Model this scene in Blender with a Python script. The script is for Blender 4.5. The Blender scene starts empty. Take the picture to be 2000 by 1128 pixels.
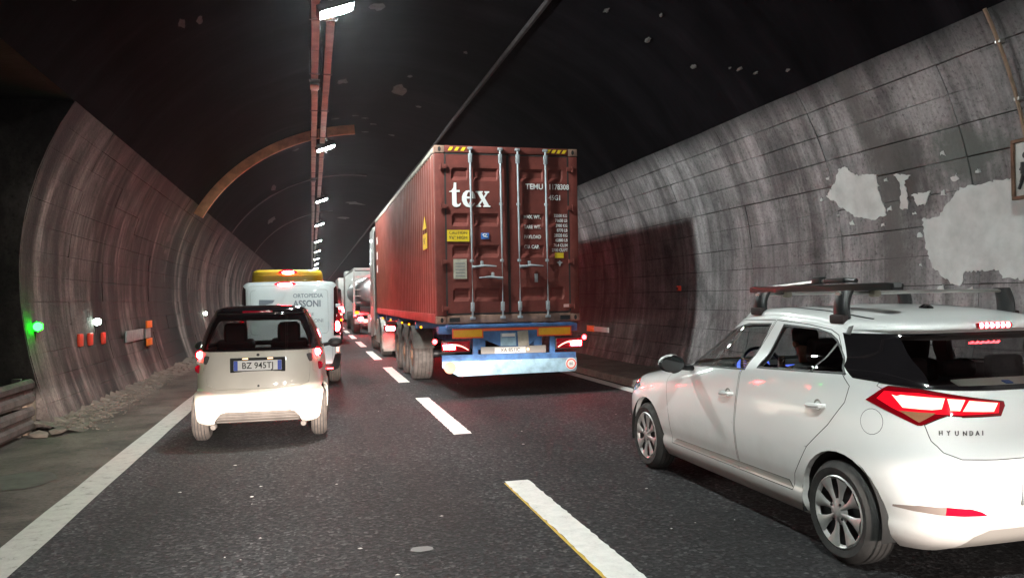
import bpy, bmesh, math, random
from math import sin, cos, pi, radians, sqrt, atan2
from mathutils import Vector, Matrix
from mathutils.bvhtree import BVHTree
from mathutils.geometry import tessellate_polygon
from mathutils.interpolate import poly_3d_calc

random.seed(7)
SC = bpy.context.scene
COL = SC.collection

# ------------------------------------------------------------------ camera, world, exposure
cam = bpy.data.cameras.new("camera")
cam.sensor_width = 36.0
cam.lens = 36.0 * 1522.8 / 2000.0
cam.clip_start = 0.05
cam.clip_end = 600.0
camo = bpy.data.objects.new("camera", cam)
COL.objects.link(camo)
_y, _p, _r = radians(14.421), radians(0.629), radians(1.031)
_f = Vector((sin(_y) * cos(_p), cos(_y) * cos(_p), sin(_p)))
_rt = Vector((cos(_y), -sin(_y), 0))
_up = _rt.cross(_f)
_r2 = cos(_r) * _rt - sin(_r) * _up
_u2 = sin(_r) * _rt + cos(_r) * _up
camo.matrix_world = Matrix(((_r2.x, _u2.x, -_f.x, 0), (_r2.y, _u2.y, -_f.y, 0), (_r2.z, _u2.z, -_f.z, 1.6), (0, 0, 0, 1)))
SC.camera = camo

world = bpy.data.worlds.new("World")
SC.world = world
world.use_nodes = True
world.node_tree.nodes["Background"].inputs[0].default_value = (0.55, 0.5, 0.62, 1)
world.node_tree.nodes["Background"].inputs[1].default_value = 0.01

SC.view_settings.view_transform = 'Standard'
SC.view_settings.look = 'None'
SC.view_settings.exposure = 0.0
SC.view_settings.gamma = 1.0
SC.render.engine = 'CYCLES'
cy = SC.cycles
cy.use_denoising = True
cy.max_bounces = 7
cy.diffuse_bounces = 4
cy.glossy_bounces = 4
cy.transparent_max_bounces = 24
cy.transmission_bounces = 6
cy.sample_clamp_indirect = 4.0
cy.use_light_tree = True
cy.caustics_reflective = False
cy.caustics_refractive = False


# ------------------------------------------------------------------ materials
def nmat(name):
    m = bpy.data.materials.new(name)
    m.use_nodes = True
    nt = m.node_tree
    for n in list(nt.nodes):
        nt.nodes.remove(n)
    out = nt.nodes.new("ShaderNodeOutputMaterial")
    return m, nt, out


def N(nt, typ, **kw):
    n = nt.nodes.new(typ)
    for k, v in kw.items():
        if k == "i":
            for kk, vv in v.items():
                n.inputs[kk].default_value = vv
        else:
            setattr(n, k, v)
    return n


def L(nt, a, ao, b, bi):
    nt.links.new(a.outputs[ao], b.inputs[bi])


def ramp(nt, stops, interp='LINEAR'):
    n = nt.nodes.new("ShaderNodeValToRGB")
    cr = n.color_ramp
    cr.interpolation = interp
    while len(cr.elements) < len(stops):
        cr.elements.new(0.5)
    for e, (p, c) in zip(cr.elements, stops):
        e.position = p
        e.color = c if len(c) == 4 else (*c, 1)
    return n


def c4(c):
    return (c[0], c[1], c[2], 1)


def wpos(nt, scale=(1, 1, 1), rot=(0, 0, 0)):
    g = N(nt, "ShaderNodeNewGeometry")
    mp = N(nt, "ShaderNodeMapping")
    mp.inputs["Scale"].default_value = scale
    mp.inputs["Rotation"].default_value = rot
    L(nt, g, "Position", mp, "Vector")
    return mp


def noise(nt, vec, scale=5, detail=4, rough=0.55, dist=0.0):
    n = N(nt, "ShaderNodeTexNoise", i={"Scale": scale, "Detail": detail, "Roughness": rough, "Distortion": dist})
    if vec:
        L(nt, vec, 0, n, "Vector")
    return n


def mixc(nt, fac, a, b, mode='MIX'):
    n = N(nt, "ShaderNodeMix", data_type='RGBA', blend_type=mode)
    for sock, v in ((0, fac), (6, a), (7, b)):
        if isinstance(v, (int, float)):
            n.inputs[sock].default_value = v
        elif isinstance(v, tuple) and len(v) in (3, 4) and not hasattr(v[0], "bl_idname"):
            n.inputs[sock].default_value = c4(v)
        else:
            nt.links.new(v, n.inputs[sock])
    return n


def simple(name, col, rough=0.5, metal=0.0, coat=0.0, spec=0.5, grime=0.0, gscale=6.0, bump=0.0, emit=None, es=0.0):
    m, nt, out = nmat(name)
    b = N(nt, "ShaderNodeBsdfPrincipled")
    b.inputs["Base Color"].default_value = c4(col)
    b.inputs["Roughness"].default_value = rough
    b.inputs["Metallic"].default_value = metal
    b.inputs["Coat Weight"].default_value = coat
    b.inputs["Coat Roughness"].default_value = 0.06
    b.inputs["Specular IOR Level"].default_value = spec
    if grime > 0 or bump > 0:
        tc = N(nt, "ShaderNodeTexCoord")
        n1 = noise(nt, None, gscale, 6, 0.62)
        L(nt, tc, "Object", n1, "Vector")
        if grime > 0:
            rp = ramp(nt, [(0.35, (1 - grime,) * 3), (0.62, (1, 1, 1))])
            L(nt, n1, "Fac", rp, "Fac")
            mx = mixc(nt, 1.0, col, rp.outputs[0], 'MULTIPLY')
            L(nt, mx, 2, b, "Base Color")
            mr = N(nt, "ShaderNodeMapRange", i={"From Min": 0.3, "From Max": 0.7, "To Min": min(1, rough + 0.15), "To Max": rough})
            L(nt, n1, "Fac", mr, "Value")
            L(nt, mr, 0, b, "Roughness")
        if bump > 0:
            n2 = noise(nt, None, gscale * 9, 3, 0.6)
            L(nt, tc, "Object", n2, "Vector")
            bp = N(nt, "ShaderNodeBump", i={"Strength": bump, "Distance": 0.01})
            L(nt, n2, "Fac", bp, "Height")
            L(nt, bp, 0, b, "Normal")
    if emit:
        b.inputs["Emission Color"].default_value = c4(emit)
        b.inputs["Emission Strength"].default_value = es
    L(nt, b, 0, out, 0)
    return m


def emis(name, col, s):
    m, nt, out = nmat(name)
    e = N(nt, "ShaderNodeEmission", i={"Color": c4(col), "Strength": s})
    L(nt, e, 0, out, 0)
    return m


def glass(name, tint, gl=0.06, rough=0.02):
    """thin pane: tinted see-through with a fresnel sheen"""
    m, nt, out = nmat(name)
    t = N(nt, "ShaderNodeBsdfTransparent", i={"Color": c4(tint)})
    g = N(nt, "ShaderNodeBsdfGlossy", i={"Color": (1, 1, 1, 1), "Roughness": rough})
    lw = N(nt, "ShaderNodeLayerWeight", i={"Blend": 0.5})
    fr = N(nt, "ShaderNodeMath", operation='POWER')
    fr.inputs[1].default_value = 5.0
    L(nt, lw, "Facing", fr, 0)
    mr = N(nt, "ShaderNodeMath", operation='MULTIPLY_ADD')
    mr.inputs[1].default_value = 0.85
    mr.inputs[2].default_value = gl
    L(nt, fr, 0, mr, 0)
    mx = N(nt, "ShaderNodeMixShader")
    L(nt, mr, 0, mx, 0)
    L(nt, t, 0, mx, 1)
    L(nt, g, 0, mx, 2)
    L(nt, mx, 0, out, 0)
    return m


def mat_asphalt():
    m, nt, out = nmat("asphalt")
    b = N(nt, "ShaderNodeBsdfPrincipled", i={"Specular IOR Level": 0.25})
    p = wpos(nt)
    big = noise(nt, p, 0.35, 4, 0.6)
    lng = noise(nt, wpos(nt, (2.2, 0.10, 1)), 1.0, 4, 0.6)
    vor = N(nt, "ShaderNodeTexVoronoi", i={"Scale": 44.0})
    L(nt, p, 0, vor, "Vector")
    fine = noise(nt, p, 160, 3, 0.7)
    mid = noise(nt, p, 26, 5, 0.8)
    r1 = ramp(nt, [(0.3, (0.0165, 0.0168, 0.0185)), (0.7, (0.0325, 0.0325, 0.0350))])
    L(nt, big, "Fac", r1, "Fac")
    r2 = ramp(nt, [(0.3, (0.6, 0.6, 0.6)), (0.7, (1.4, 1.37, 1.35))])
    L(nt, lng, "Fac", r2, "Fac")
    m1 = mixc(nt, 1.0, r1.outputs[0], r2.outputs[0], 'MULTIPLY')
    r3 = ramp(nt, [(0.0, (0.35, 0.35, 0.35)), (0.4, (0.75, 0.75, 0.75)), (0.75, (1.35, 1.33, 1.31)), (0.92, (2.1, 2.06, 2.0)), (1.0, (3.6, 3.5, 3.4))])
    sep = N(nt, "ShaderNodeSeparateColor")
    L(nt, vor, "Color", sep, 0)
    L(nt, sep, 0, r3, "Fac")
    m2 = mixc(nt, 0.85, m1.outputs[2], r3.outputs[0], 'MULTIPLY')
    r4 = ramp(nt, [(0.36, (0.45, 0.45, 0.45)), (0.64, (1.55, 1.55, 1.55))])
    L(nt, mid, "Fac", r4, "Fac")
    m3 = mixc(nt, 0.8, m2.outputs[2], r4.outputs[0], 'MULTIPLY')
    # polished wheel tracks and the oily strip between them
    g = N(nt, "ShaderNodeNewGeometry")
    sx = N(nt, "ShaderNodeSeparateXYZ")
    L(nt, g, "Position", sx, 0)
    wv = N(nt, "ShaderNodeMath", operation='MULTIPLY_ADD')
    wv.inputs[1].default_value = 2 * pi / 1.75
    wv.inputs[2].default_value = 1.2
    L(nt, sx, "X", wv, 0)
    wj = N(nt, "ShaderNodeMath", operation='MULTIPLY_ADD')
    wj.inputs[1].default_value = 2.2
    L(nt, big, "Fac", wj, 0)
    L(nt, wv, 0, wj, 2)
    sn = N(nt, "ShaderNodeMath", operation='SINE')
    L(nt, wj, 0, sn, 0)
    tr = N(nt, "ShaderNodeMapRange", i={"From Min": -1.0, "From Max": 1.0, "To Min": 0.80, "To Max": 1.16})
    L(nt, sn, 0, tr, "Value")
    cmb = N(nt, "ShaderNodeCombineColor")
    for k in range(3):
        L(nt, tr, 0, cmb, k)
    m4 = mixc(nt, 1.0, m3.outputs[2], cmb.outputs[0], 'MULTIPLY')
    L(nt, m4, 2, b, "Base Color")
    rr = N(nt, "ShaderNodeMapRange", i={"From Min": 0.35, "From Max": 0.65, "To Min": 0.78, "To Max": 0.95})
    L(nt, lng, "Fac", rr, "Value")
    L(nt, rr, 0, b, "Roughness")
    ad = N(nt, "ShaderNodeMath", operation='ADD')
    L(nt, vor, "Distance", ad, 0)
    L(nt, fine, "Fac", ad, 1)
    bp = N(nt, "ShaderNodeBump", i={"Strength": 0.75, "Distance": 0.006})
    L(nt, ad, 0, bp, "Height")
    L(nt, bp, 0, b, "Normal")
    L(nt, b, 0, out, 0)
    return m


def mat_concrete(name, lo, hi, streak=1.0, damp=0.0, soot=None, rough=0.85, bands=2.6, stains=False, stops=(0.36, 0.47, 0.57, 0.72), gain=(0.13, 0.5, 1.0, 1.45)):
    """old lining concrete: rain-like dirt runs down the wall, blotches, pits"""
    m, nt, out = nmat(name)
    b = N(nt, "ShaderNodeBsdfPrincipled", i={"Roughness": rough, "Specular IOR Level": 0.3})
    p = wpos(nt)
    run = noise(nt, wpos(nt, (0.2, bands, 0.13)), 1.0, 8, 0.66, 0.35)
    run2 = noise(nt, wpos(nt, (0.5, 9.0, 0.35)), 1.0, 4, 0.6, 0.2)
    blot = noise(nt, p, 1.3, 7, 0.66, 0.4)
    spk = noise(nt, p, 26, 4, 0.7)
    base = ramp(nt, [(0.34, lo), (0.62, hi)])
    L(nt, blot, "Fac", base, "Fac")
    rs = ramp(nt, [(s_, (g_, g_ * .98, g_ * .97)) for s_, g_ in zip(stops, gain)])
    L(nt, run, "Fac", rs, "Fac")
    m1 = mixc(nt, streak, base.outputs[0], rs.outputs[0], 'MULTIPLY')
    rs2 = ramp(nt, [(0.36, (0.6, 0.58, 0.57)), (0.56, (1.1, 1.1, 1.1))])
    L(nt, run2, "Fac", rs2, "Fac")
    m2 = mixc(nt, 0.9 * streak, m1.outputs[2], rs2.outputs[0], 'MULTIPLY')
    rk = ramp(nt, [(0.30, (0.30, 0.30, 0.30)), (0.45, (0.95, 0.95, 0.95)), (0.7, (1.2, 1.2, 1.2))])
    L(nt, spk, "Fac", rk, "Fac")
    m3 = mixc(nt, 0.8, m2.outputs[2], rk.outputs[0], 'MULTIPLY')
    last = m3
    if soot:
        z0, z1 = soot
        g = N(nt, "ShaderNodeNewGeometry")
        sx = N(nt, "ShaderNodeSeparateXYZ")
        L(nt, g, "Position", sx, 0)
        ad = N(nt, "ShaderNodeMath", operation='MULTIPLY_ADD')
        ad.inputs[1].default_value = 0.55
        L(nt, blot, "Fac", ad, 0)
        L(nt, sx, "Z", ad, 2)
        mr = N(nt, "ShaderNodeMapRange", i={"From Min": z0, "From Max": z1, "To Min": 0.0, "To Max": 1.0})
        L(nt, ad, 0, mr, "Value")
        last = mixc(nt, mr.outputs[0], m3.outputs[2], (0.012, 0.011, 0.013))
    if stains:
        # old damp stains with shapes of their own: (y, z, half width, half height, colour)
        g = N(nt, "ShaderNodeNewGeometry")
        wob = noise(nt, p, 1.9, 6, 0.7, 0.6)
        for (sy, sz, hy, hz, colr, amt) in ((20.6, 1.2, 1.1, 2.3, (.012, .010, .010), .93), (15.6, 1.8, .5, 2.0, (.02, .017, .017), .6), (12.3, 2.4, .35, 1.6, (.02, .017, .017), .55), (26.5, 1.0, 1.6, 1.3, (.02, .017, .016), .6)) if stains == 'left' else ((7.65, 3.05, .42, .42, (.07, .064, .062), .8), (6.75, 3.05, .55, .33, (.105, .112, .105), .85), (8.0, 2.0, .20, 2.1, (.10, .092, .09), .75), (8.15, 3.9, .16, .5, (.09, .083, .08), .7), (10.6, 1.2, .8, 1.5, (.09, .085, .09), .5), (20.0, 1.0, 3.0, 1.6, (.09, .07, .06), .6), (5.2, 3.4, .5, .7, (.12, .115, .11), .5)):
            mp = N(nt, "ShaderNodeMapping", vector_type='TEXTURE')
            mp.inputs["Location"].default_value = (0, sy, sz)
            mp.inputs["Scale"].default_value = (1e6, hy, hz)
            L(nt, g, "Position", mp, "Vector")
            ln = N(nt, "ShaderNodeVectorMath", operation='LENGTH')
            L(nt, mp, 0, ln, 0)
            ad_ = N(nt, "ShaderNodeMath", operation='MULTIPLY_ADD')
            ad_.inputs[1].default_value = 2.4
            L(nt, wob, "Fac", ad_, 0)
            L(nt, ln, "Value", ad_, 2)
            mr = N(nt, "ShaderNodeMapRange", i={"From Min": 1.85, "From Max": 2.35, "To Min": amt, "To Max": 0.0})
            L(nt, ad_, 0, mr, "Value")
            last = mixc(nt, mr.outputs[0], last.outputs[2], colr)
    L(nt, last, 2, b, "Base Color")
    ad2 = N(nt, "ShaderNodeMath", operation='ADD')
    L(nt, spk, "Fac", ad2, 0)
    L(nt, blot, "Fac", ad2, 1)
    bp = N(nt, "ShaderNodeBump", i={"Strength": 0.6, "Distance": 0.02})
    L(nt, ad2, 0, bp, "Height")
    L(nt, bp, 0, b, "Normal")
    L(nt, b, 0, out, 0)
    return m


def mat_ceiling():
    m, nt, out = nmat("sooty_ceiling")
    b = N(nt, "ShaderNodeBsdfPrincipled", i={"Roughness": 1.0, "Specular IOR Level": 0.03})
    p = wpos(nt)
    blot = noise(nt, p, 0.8, 6, 0.65, 0.5)
    ring = noise(nt, wpos(nt, (0.25, 1.6, 0.25)), 1.0, 5, 0.65, 0.6)
    base = ramp(nt, [(0.3, (0.0035, 0.003, 0.0038)), (0.7, (0.008, 0.0065, 0.008))])
    L(nt, blot, "Fac", base, "Fac")
    r = ramp(nt, [(0.4, (0.6, 0.6, 0.6)), (0.6, (1.2, 1.2, 1.2)), (0.72, (2.0, 1.9, 1.9))])
    L(nt, ring, "Fac", r, "Fac")
    m1 = mixc(nt, 1.0, base.outputs[0], r.outputs[0], 'MULTIPLY')
    L(nt, m1, 2, b, "Base Color")
    bp = N(nt, "ShaderNodeBump", i={"Strength": 0.5, "Distance": 0.03})
    L(nt, blot, "Fac", bp, "Height")
    L(nt, bp, 0, b, "Normal")
    L(nt, b, 0, out, 0)
    return m


def mat_roadpaint(name, col, wear=0.5):
    m, nt, out = nmat(name)
    b = N(nt, "ShaderNodeBsdfPrincipled", i={"Roughness": 0.6})
    p = wpos(nt)
    n1 = noise(nt, p, 9, 7, 0.75)
    n2 = noise(nt, p, 90, 3, 0.7)
    ad = N(nt, "ShaderNodeMath", operation='MULTIPLY_ADD')
    ad.inputs[1].default_value = 0.35
    L(nt, n2, "Fac", ad, 0)
    L(nt, n1, "Fac", ad, 2)
    r = ramp(nt, [(0.40 + 0.14 * wear, (0.10, 0.095, 0.09)), (0.52 + 0.12 * wear, tuple(c * 0.82 for c in col)), (0.80, col)])
    L(nt, ad, 0, r, "Fac")
    L(nt, r, 0, b, "Base Color")
    bp = N(nt, "ShaderNodeBump", i={"Strength": 0.5, "Distance": 0.004})
    L(nt, n2, "Fac", bp, "Height")
    L(nt, bp, 0, b, "Normal")
    L(nt, b, 0, out, 0)
    return m


M = {}
M['asphalt'] = mat_asphalt()
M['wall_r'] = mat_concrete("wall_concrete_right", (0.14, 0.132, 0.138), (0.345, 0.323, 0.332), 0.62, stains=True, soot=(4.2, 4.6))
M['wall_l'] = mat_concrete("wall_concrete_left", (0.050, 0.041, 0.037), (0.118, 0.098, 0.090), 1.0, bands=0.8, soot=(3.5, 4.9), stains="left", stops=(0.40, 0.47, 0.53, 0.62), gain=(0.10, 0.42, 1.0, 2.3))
M['joint'] = simple("joint_dirt", (0.028, 0.026, 0.025), 0.95)
M['joint_l'] = simple("joint_dirt_brown", (0.06, 0.05, 0.046), 0.95)
M['plaster'] = simple("white_plaster", (0.55, 0.55, 0.545), 0.85, grime=0.22, gscale=3.5, bump=0.35)
M['dust'] = mat_concrete("dusty_shoulder", (0.026, 0.022, 0.018), (0.092, 0.077, 0.064), 0.0)
M['walk'] = mat_concrete("walkway_concrete", (0.13, 0.112, 0.10), (0.25, 0.215, 0.195), 0.0)
M['recess'] = mat_concrete("recess_concrete", (0.008, 0.0075, 0.008), (0.016, 0.014, 0.014), 0.8)  # near-black colour puts the lay-by's shade into the concrete
M['ceil'] = mat_ceiling()
M['flake'] = simple("bare_flake", (0.075, 0.066, 0.064), 0.9, grime=0.4, gscale=9)
M['stone'] = simple("rubble", (0.105, 0.086, 0.07), 0.95, grime=0.4, gscale=5, bump=0.4)
M['line'] = mat_roadpaint("road_paint_white", (0.78, 0.77, 0.74), 0.1)
M['line_worn'] = mat_roadpaint("road_paint_worn", (0.40, 0.385, 0.355), 0.6)
M['line_y'] = mat_roadpaint("road_paint_yellow", (0.62, 0.40, 0.04), 0.5)
M['steel'] = simple("galvanised_steel", (0.50, 0.48, 0.46), 0.36, 0.75, grime=0.35, gscale=4)
M['tray'] = simple("tray_steel", (0.48, 0.40, 0.355), 0.55, 0.25, grime=0.35, gscale=3)
M['band'] = simple("band_steel", (0.72, 0.36, 0.19), 0.5, 0.4, grime=0.4, gscale=3)
M['rail'] = simple("dirty_galvanised", (0.062, 0.050, 0.043), 0.75, 0.15, grime=0.55, gscale=5, bump=0.3)
M['rust'] = simple("rusty_steel", (0.18, 0.10, 0.065), 0.8, 0.3, grime=0.5, gscale=7)
M['dark'] = simple("dark_plastic", (0.012, 0.012, 0.013), 0.45)
M['black'] = simple("matt_black", (0.006, 0.006, 0.006), 0.85)
M['rubber'] = simple("tyre_rubber", (0.035, 0.033, 0.032), 0.8, grime=0.45, gscale=9)
M['rubber_dusty'] = simple("dusty_tyre_rubber", (0.058, 0.047, 0.040), 0.9, grime=0.45, gscale=9)
M['rubber_truck'] = simple("truck_tyre_rubber", (0.085, 0.072, 0.066), 0.85, grime=0.45, gscale=6)
M['paint_w'] = simple("white_car_paint", (0.74, 0.74, 0.735), 0.33, 0, 0.8, grime=0.03, gscale=3)


def dusty_paint(m, zlo, zhi, amount):
    """road film splashed on the lower body: a brown, uneven film over the paint"""
    nt = m.node_tree
    b = [n for n in nt.nodes if n.type == 'BSDF_PRINCIPLED'][0]
    tc = N(nt, "ShaderNodeTexCoord")
    sx = N(nt, "ShaderNodeSeparateXYZ")
    L(nt, tc, "Object", sx, 0)
    n1 = noise(nt, None, 5.0, 7, 0.7)
    L(nt, tc, "Object", n1, "Vector")
    ad = N(nt, "ShaderNodeMath", operation='MULTIPLY_ADD')
    ad.inputs[1].default_value = 0.35
    L(nt, n1, "Fac", ad, 0)
    L(nt, sx, "Z", ad, 2)
    mr = N(nt, "ShaderNodeMapRange", i={"From Min": zlo + .17, "From Max": zhi + .17, "To Min": amount, "To Max": 0.0})
    L(nt, ad, 0, mr, "Value")
    old = b.inputs["Base Color"].links[0].from_socket
    mx = mixc(nt, mr.outputs[0], old, (0.26, 0.215, 0.175))
    L(nt, mx, 2, b, "Base Color")


dusty_paint(M['paint_w'], 0.18, 0.62, 0.5)
M['paint_s'] = simple("pearl_white_paint", (0.62, 0.575, 0.505), 0.36, 0, 0.6, grime=0.08, gscale=4)
M['paint_van'] = simple("van_white_paint", (0.54, 0.575, 0.59), 0.42, 0, 0.5, grime=0.07, gscale=3)
M['paint_y'] = simple("yellow_paint", (0.62, 0.42, 0.015), 0.4, 0, 0.5, grime=0.08, gscale=3)
M['gloss_black'] = simple("gloss_black", (0.008, 0.007, 0.008), 0.09, 0, 1.0)
M['seam'] = simple("panel_gap", (0.02, 0.02, 0.02), 0.9)
M['moulding'] = simple("grey_moulding", (0.27, 0.255, 0.235), 0.5)
M['glass'] = glass("side_glass", (0.88, 0.93, 0.92))
M['glass_rear'] = glass("rear_side_glass", (0.74, 0.77, 0.77))
M['glass_dark'] = glass("tinted_glass", (0.44, 0.42, 0.42))
M['trim'] = simple("interior_trim", (0.05, 0.047, 0.046), 0.75)
M['trim_l'] = simple("headliner", (0.16, 0.155, 0.15), 0.9)
M['seat'] = simple("seat_fabric", (0.03, 0.028, 0.03), 0.9, bump=0.3, gscale=10)
M['chrome'] = simple("chrome", (0.30, 0.30, 0.31), 0.2, 1.0)
M['hubcap'] = simple("hubcap_silver", (0.52, 0.51, 0.50), 0.35, 0.55, grime=0.2, gscale=9)
M['plate'] = simple("plate_white", (0.72, 0.72, 0.70), 0.5, grime=0.08)
M['plate_b'] = simple("plate_blue", (0.02, 0.07, 0.42), 0.5)
M['ink'] = simple("black_ink", (0.012, 0.012, 0.012), 0.6)
M['ink_grey'] = simple("grey_ink", (0.14, 0.16, 0.19), 0.6)
M['ink_w'] = simple("white_ink", (0.74, 0.74, 0.74), 0.6)
M['red_lens'] = simple("red_lens", (0.34, 0.003, 0.02), 0.12, 0, 1.0)
M['red_mid'] = simple("red_lens_halo", (0.15, 0.002, 0.005), 0.15, 0, 1.0, emit=(1.0, 0.006, 0.02), es=1.15)  # glow of this red also stands in for the halo round lit bulbs
M['red_glow'] = simple("red_lens_lit", (0.055, 0.001, 0.003), 0.12, 0, 1.0, emit=(1.0, 0.004, 0.02), es=0.16)
M['brake'] = emis("brake_bulb", (1.0, 0.03, 0.04), 480.0)
M['brake_hot'] = emis("brake_hot", (1.0, 0.04, 0.05), 90.0)
M['brake_soft'] = emis("brake_led", (1.0, 0.32, 0.25), 4.5)
M['red_led'] = emis("red_led", (1.0, 0.03, 0.035), 30.0)
M['amber'] = emis("amber_marker", (1.0, 0.36, 0.01), 3.5)
M['amber_lens'] = simple("amber_lens", (0.32, 0.15, 0.08), 0.2, 0, 1.0)
M['clear_lens'] = simple("clear_lens", (0.34, 0.27, 0.24), 0.15, 0.3, 1.0)
M['warm_bulb'] = emis("warm_bulb", (1.0, 0.62, 0.30), 4.0)
M['blue_glow'] = emis("blue_dash_light", (0.12, 0.2, 1.0), 1.6)
M['lamp'] = emis("lamp_lens", (0.90, 1.0, 0.96), 1600.0)
M['lamp_far'] = emis("lamp_lens_far", (0.84, 1.0, 0.92), 120.0)
M['guide_w'] = emis("guide_light_white", (0.80, 1.0, 0.84), 60.0)
M['guide_g'] = emis("guide_light_green", (0.003, 1.0, 0.006), 120.0)
M['cont'] = simple("container_oxide_red", (0.155, 0.036, 0.028), 0.6, 0, 0.0, 0.25, grime=0.38, gscale=2.2)
M['cont_side'] = simple("container_side_red", (0.185, 0.042, 0.030), 0.40, 0, 0.0, 0.5, grime=0.25, gscale=2.2)
M['cont_dark'] = simple("container_gasket", (0.02, 0.014, 0.013), 0.8)
M['cont_worn'] = simple("worn_casting", (0.26, 0.15, 0.11), 0.8, grime=0.4, gscale=8)
M['cont_rail_lit'] = simple("lamplit_rail", (0.40, 0.38, 0.32), 0.7, grime=0.4, gscale=5)  # lamp light on the left top rail, painted as a pale tone
M['bar'] = simple("locking_bar_zinc", (0.40, 0.43, 0.46), 0.45, 0.5, grime=0.3, gscale=7)
M['blue'] = simple("trailer_blue", (0.045, 0.145, 0.36), 0.55, 0, 0.15, grime=0.5, gscale=5)
M['bluepale'] = simple("plate_and_lit_bumper_blue", (0.30, 0.48, 0.60), 0.5, 0, 0.2, grime=0.45, gscale=5)  # type plate's own tone; on the bumper it paints in headlamp glare
M['yellow'] = simple("sticker_yellow", (0.70, 0.48, 0.01), 0.55, grime=0.12, gscale=6)
M['retro_y'] = simple("retro_yellow", (0.80, 0.42, 0.01), 0.5, grime=0.1, gscale=10)
M['retro_r'] = simple("retro_red_border", (0.75, 0.10, 0.02), 0.5)
M['disc_o'] = simple("worn_orange", (0.42, 0.20, 0.12), 0.5, grime=0.3)
M['guard'] = simple("dusty_guard", (0.09, 0.078, 0.07), 0.8, grime=0.4)
M['orange'] = simple("orange_reflector", (0.90, 0.22, 0.01), 0.45)
M['redref'] = simple("red_reflector", (0.75, 0.05, 0.02), 0.4)
M['sticker_b'] = simple("sticker_blue", (0.03, 0.15, 0.50), 0.5)
M['sign_w'] = simple("sign_white", (0.72, 0.72, 0.72), 0.5, grime=0.12)
M['sign_grey'] = simple("grey_board", (0.30, 0.34, 0.33), 0.6, grime=0.3, gscale=8)
M['paper'] = simple("data_plate", (0.40, 0.37, 0.30), 0.6, grime=0.25, gscale=12)
M['truck_w'] = simple("truck_white", (0.40, 0.385, 0.37), 0.45, 0, 0.3, grime=0.2, gscale=3)
M['tank'] = simple("tank_alloy", (0.60, 0.60, 0.62), 0.3, 0.85, grime=0.25, gscale=2)
M['skin'] = simple("skin", (0.42, 0.22, 0.14), 0.6)
M['divider'] = simple("divider_grey", (0.055, 0.053, 0.052), 0.5)
M['hair'] = simple("dark_hair", (0.014, 0.011, 0.010), 0.8)
M['shirt'] = simple("pale_shirt", (0.45, 0.55, 0.52), 0.9)
M['shelf'] = simple("pale_card", (0.50, 0.62, 0.56), 0.8)


# ------------------------------------------------------------------ object helpers
def prep(o, label=None, cat=None, group=None, kind=None):
    if label:
        o['label'] = label
    if cat:
        o['category'] = cat
    if group:
        o['group'] = group
    if kind:
        o['kind'] = kind
    return o


def thing(name, label, cat, loc=(0, 0, 0), rz=0.0, group=None):
    o = bpy.data.objects.new(name, None)
    COL.objects.link(o)
    o.location = loc
    o.rotation_euler = (0, 0, rz)
    o.empty_display_size = 0.2
    return prep(o, label, cat, group)


def link(name, me, mat, parent=None, label=None):
    o = bpy.data.objects.new(name, me)
    COL.objects.link(o)
    if mat is not None and len(me.materials) == 0:
        me.materials.append(mat)
    if parent is not None:
        o.parent = parent
    if label:
        o['label'] = label
    return o


def tomesh(name, bm, smooth=35):
    me = bpy.data.meshes.new(name)
    bmesh.ops.recalc_face_normals(bm, faces=bm.faces) if getattr(bm, '_recalc', True) else None
    bm.to_mesh(me)
    bm.free()
    if smooth:
        me.polygons.foreach_set("use_smooth", [True] * len(me.polygons))
        if smooth < 180:
            me.set_sharp_from_angle(angle=radians(smooth))
    return me


def copy_tree(o, loc=None, label=None, parent=None):
    c = o.copy()
    COL.objects.link(c)
    if parent is not None:
        c.parent = parent
    if loc is not None:
        c.location = loc
    if label:
        c['label'] = label
    for ch in list(o.children):
        copy_tree(ch, parent=c)
    return c


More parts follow.
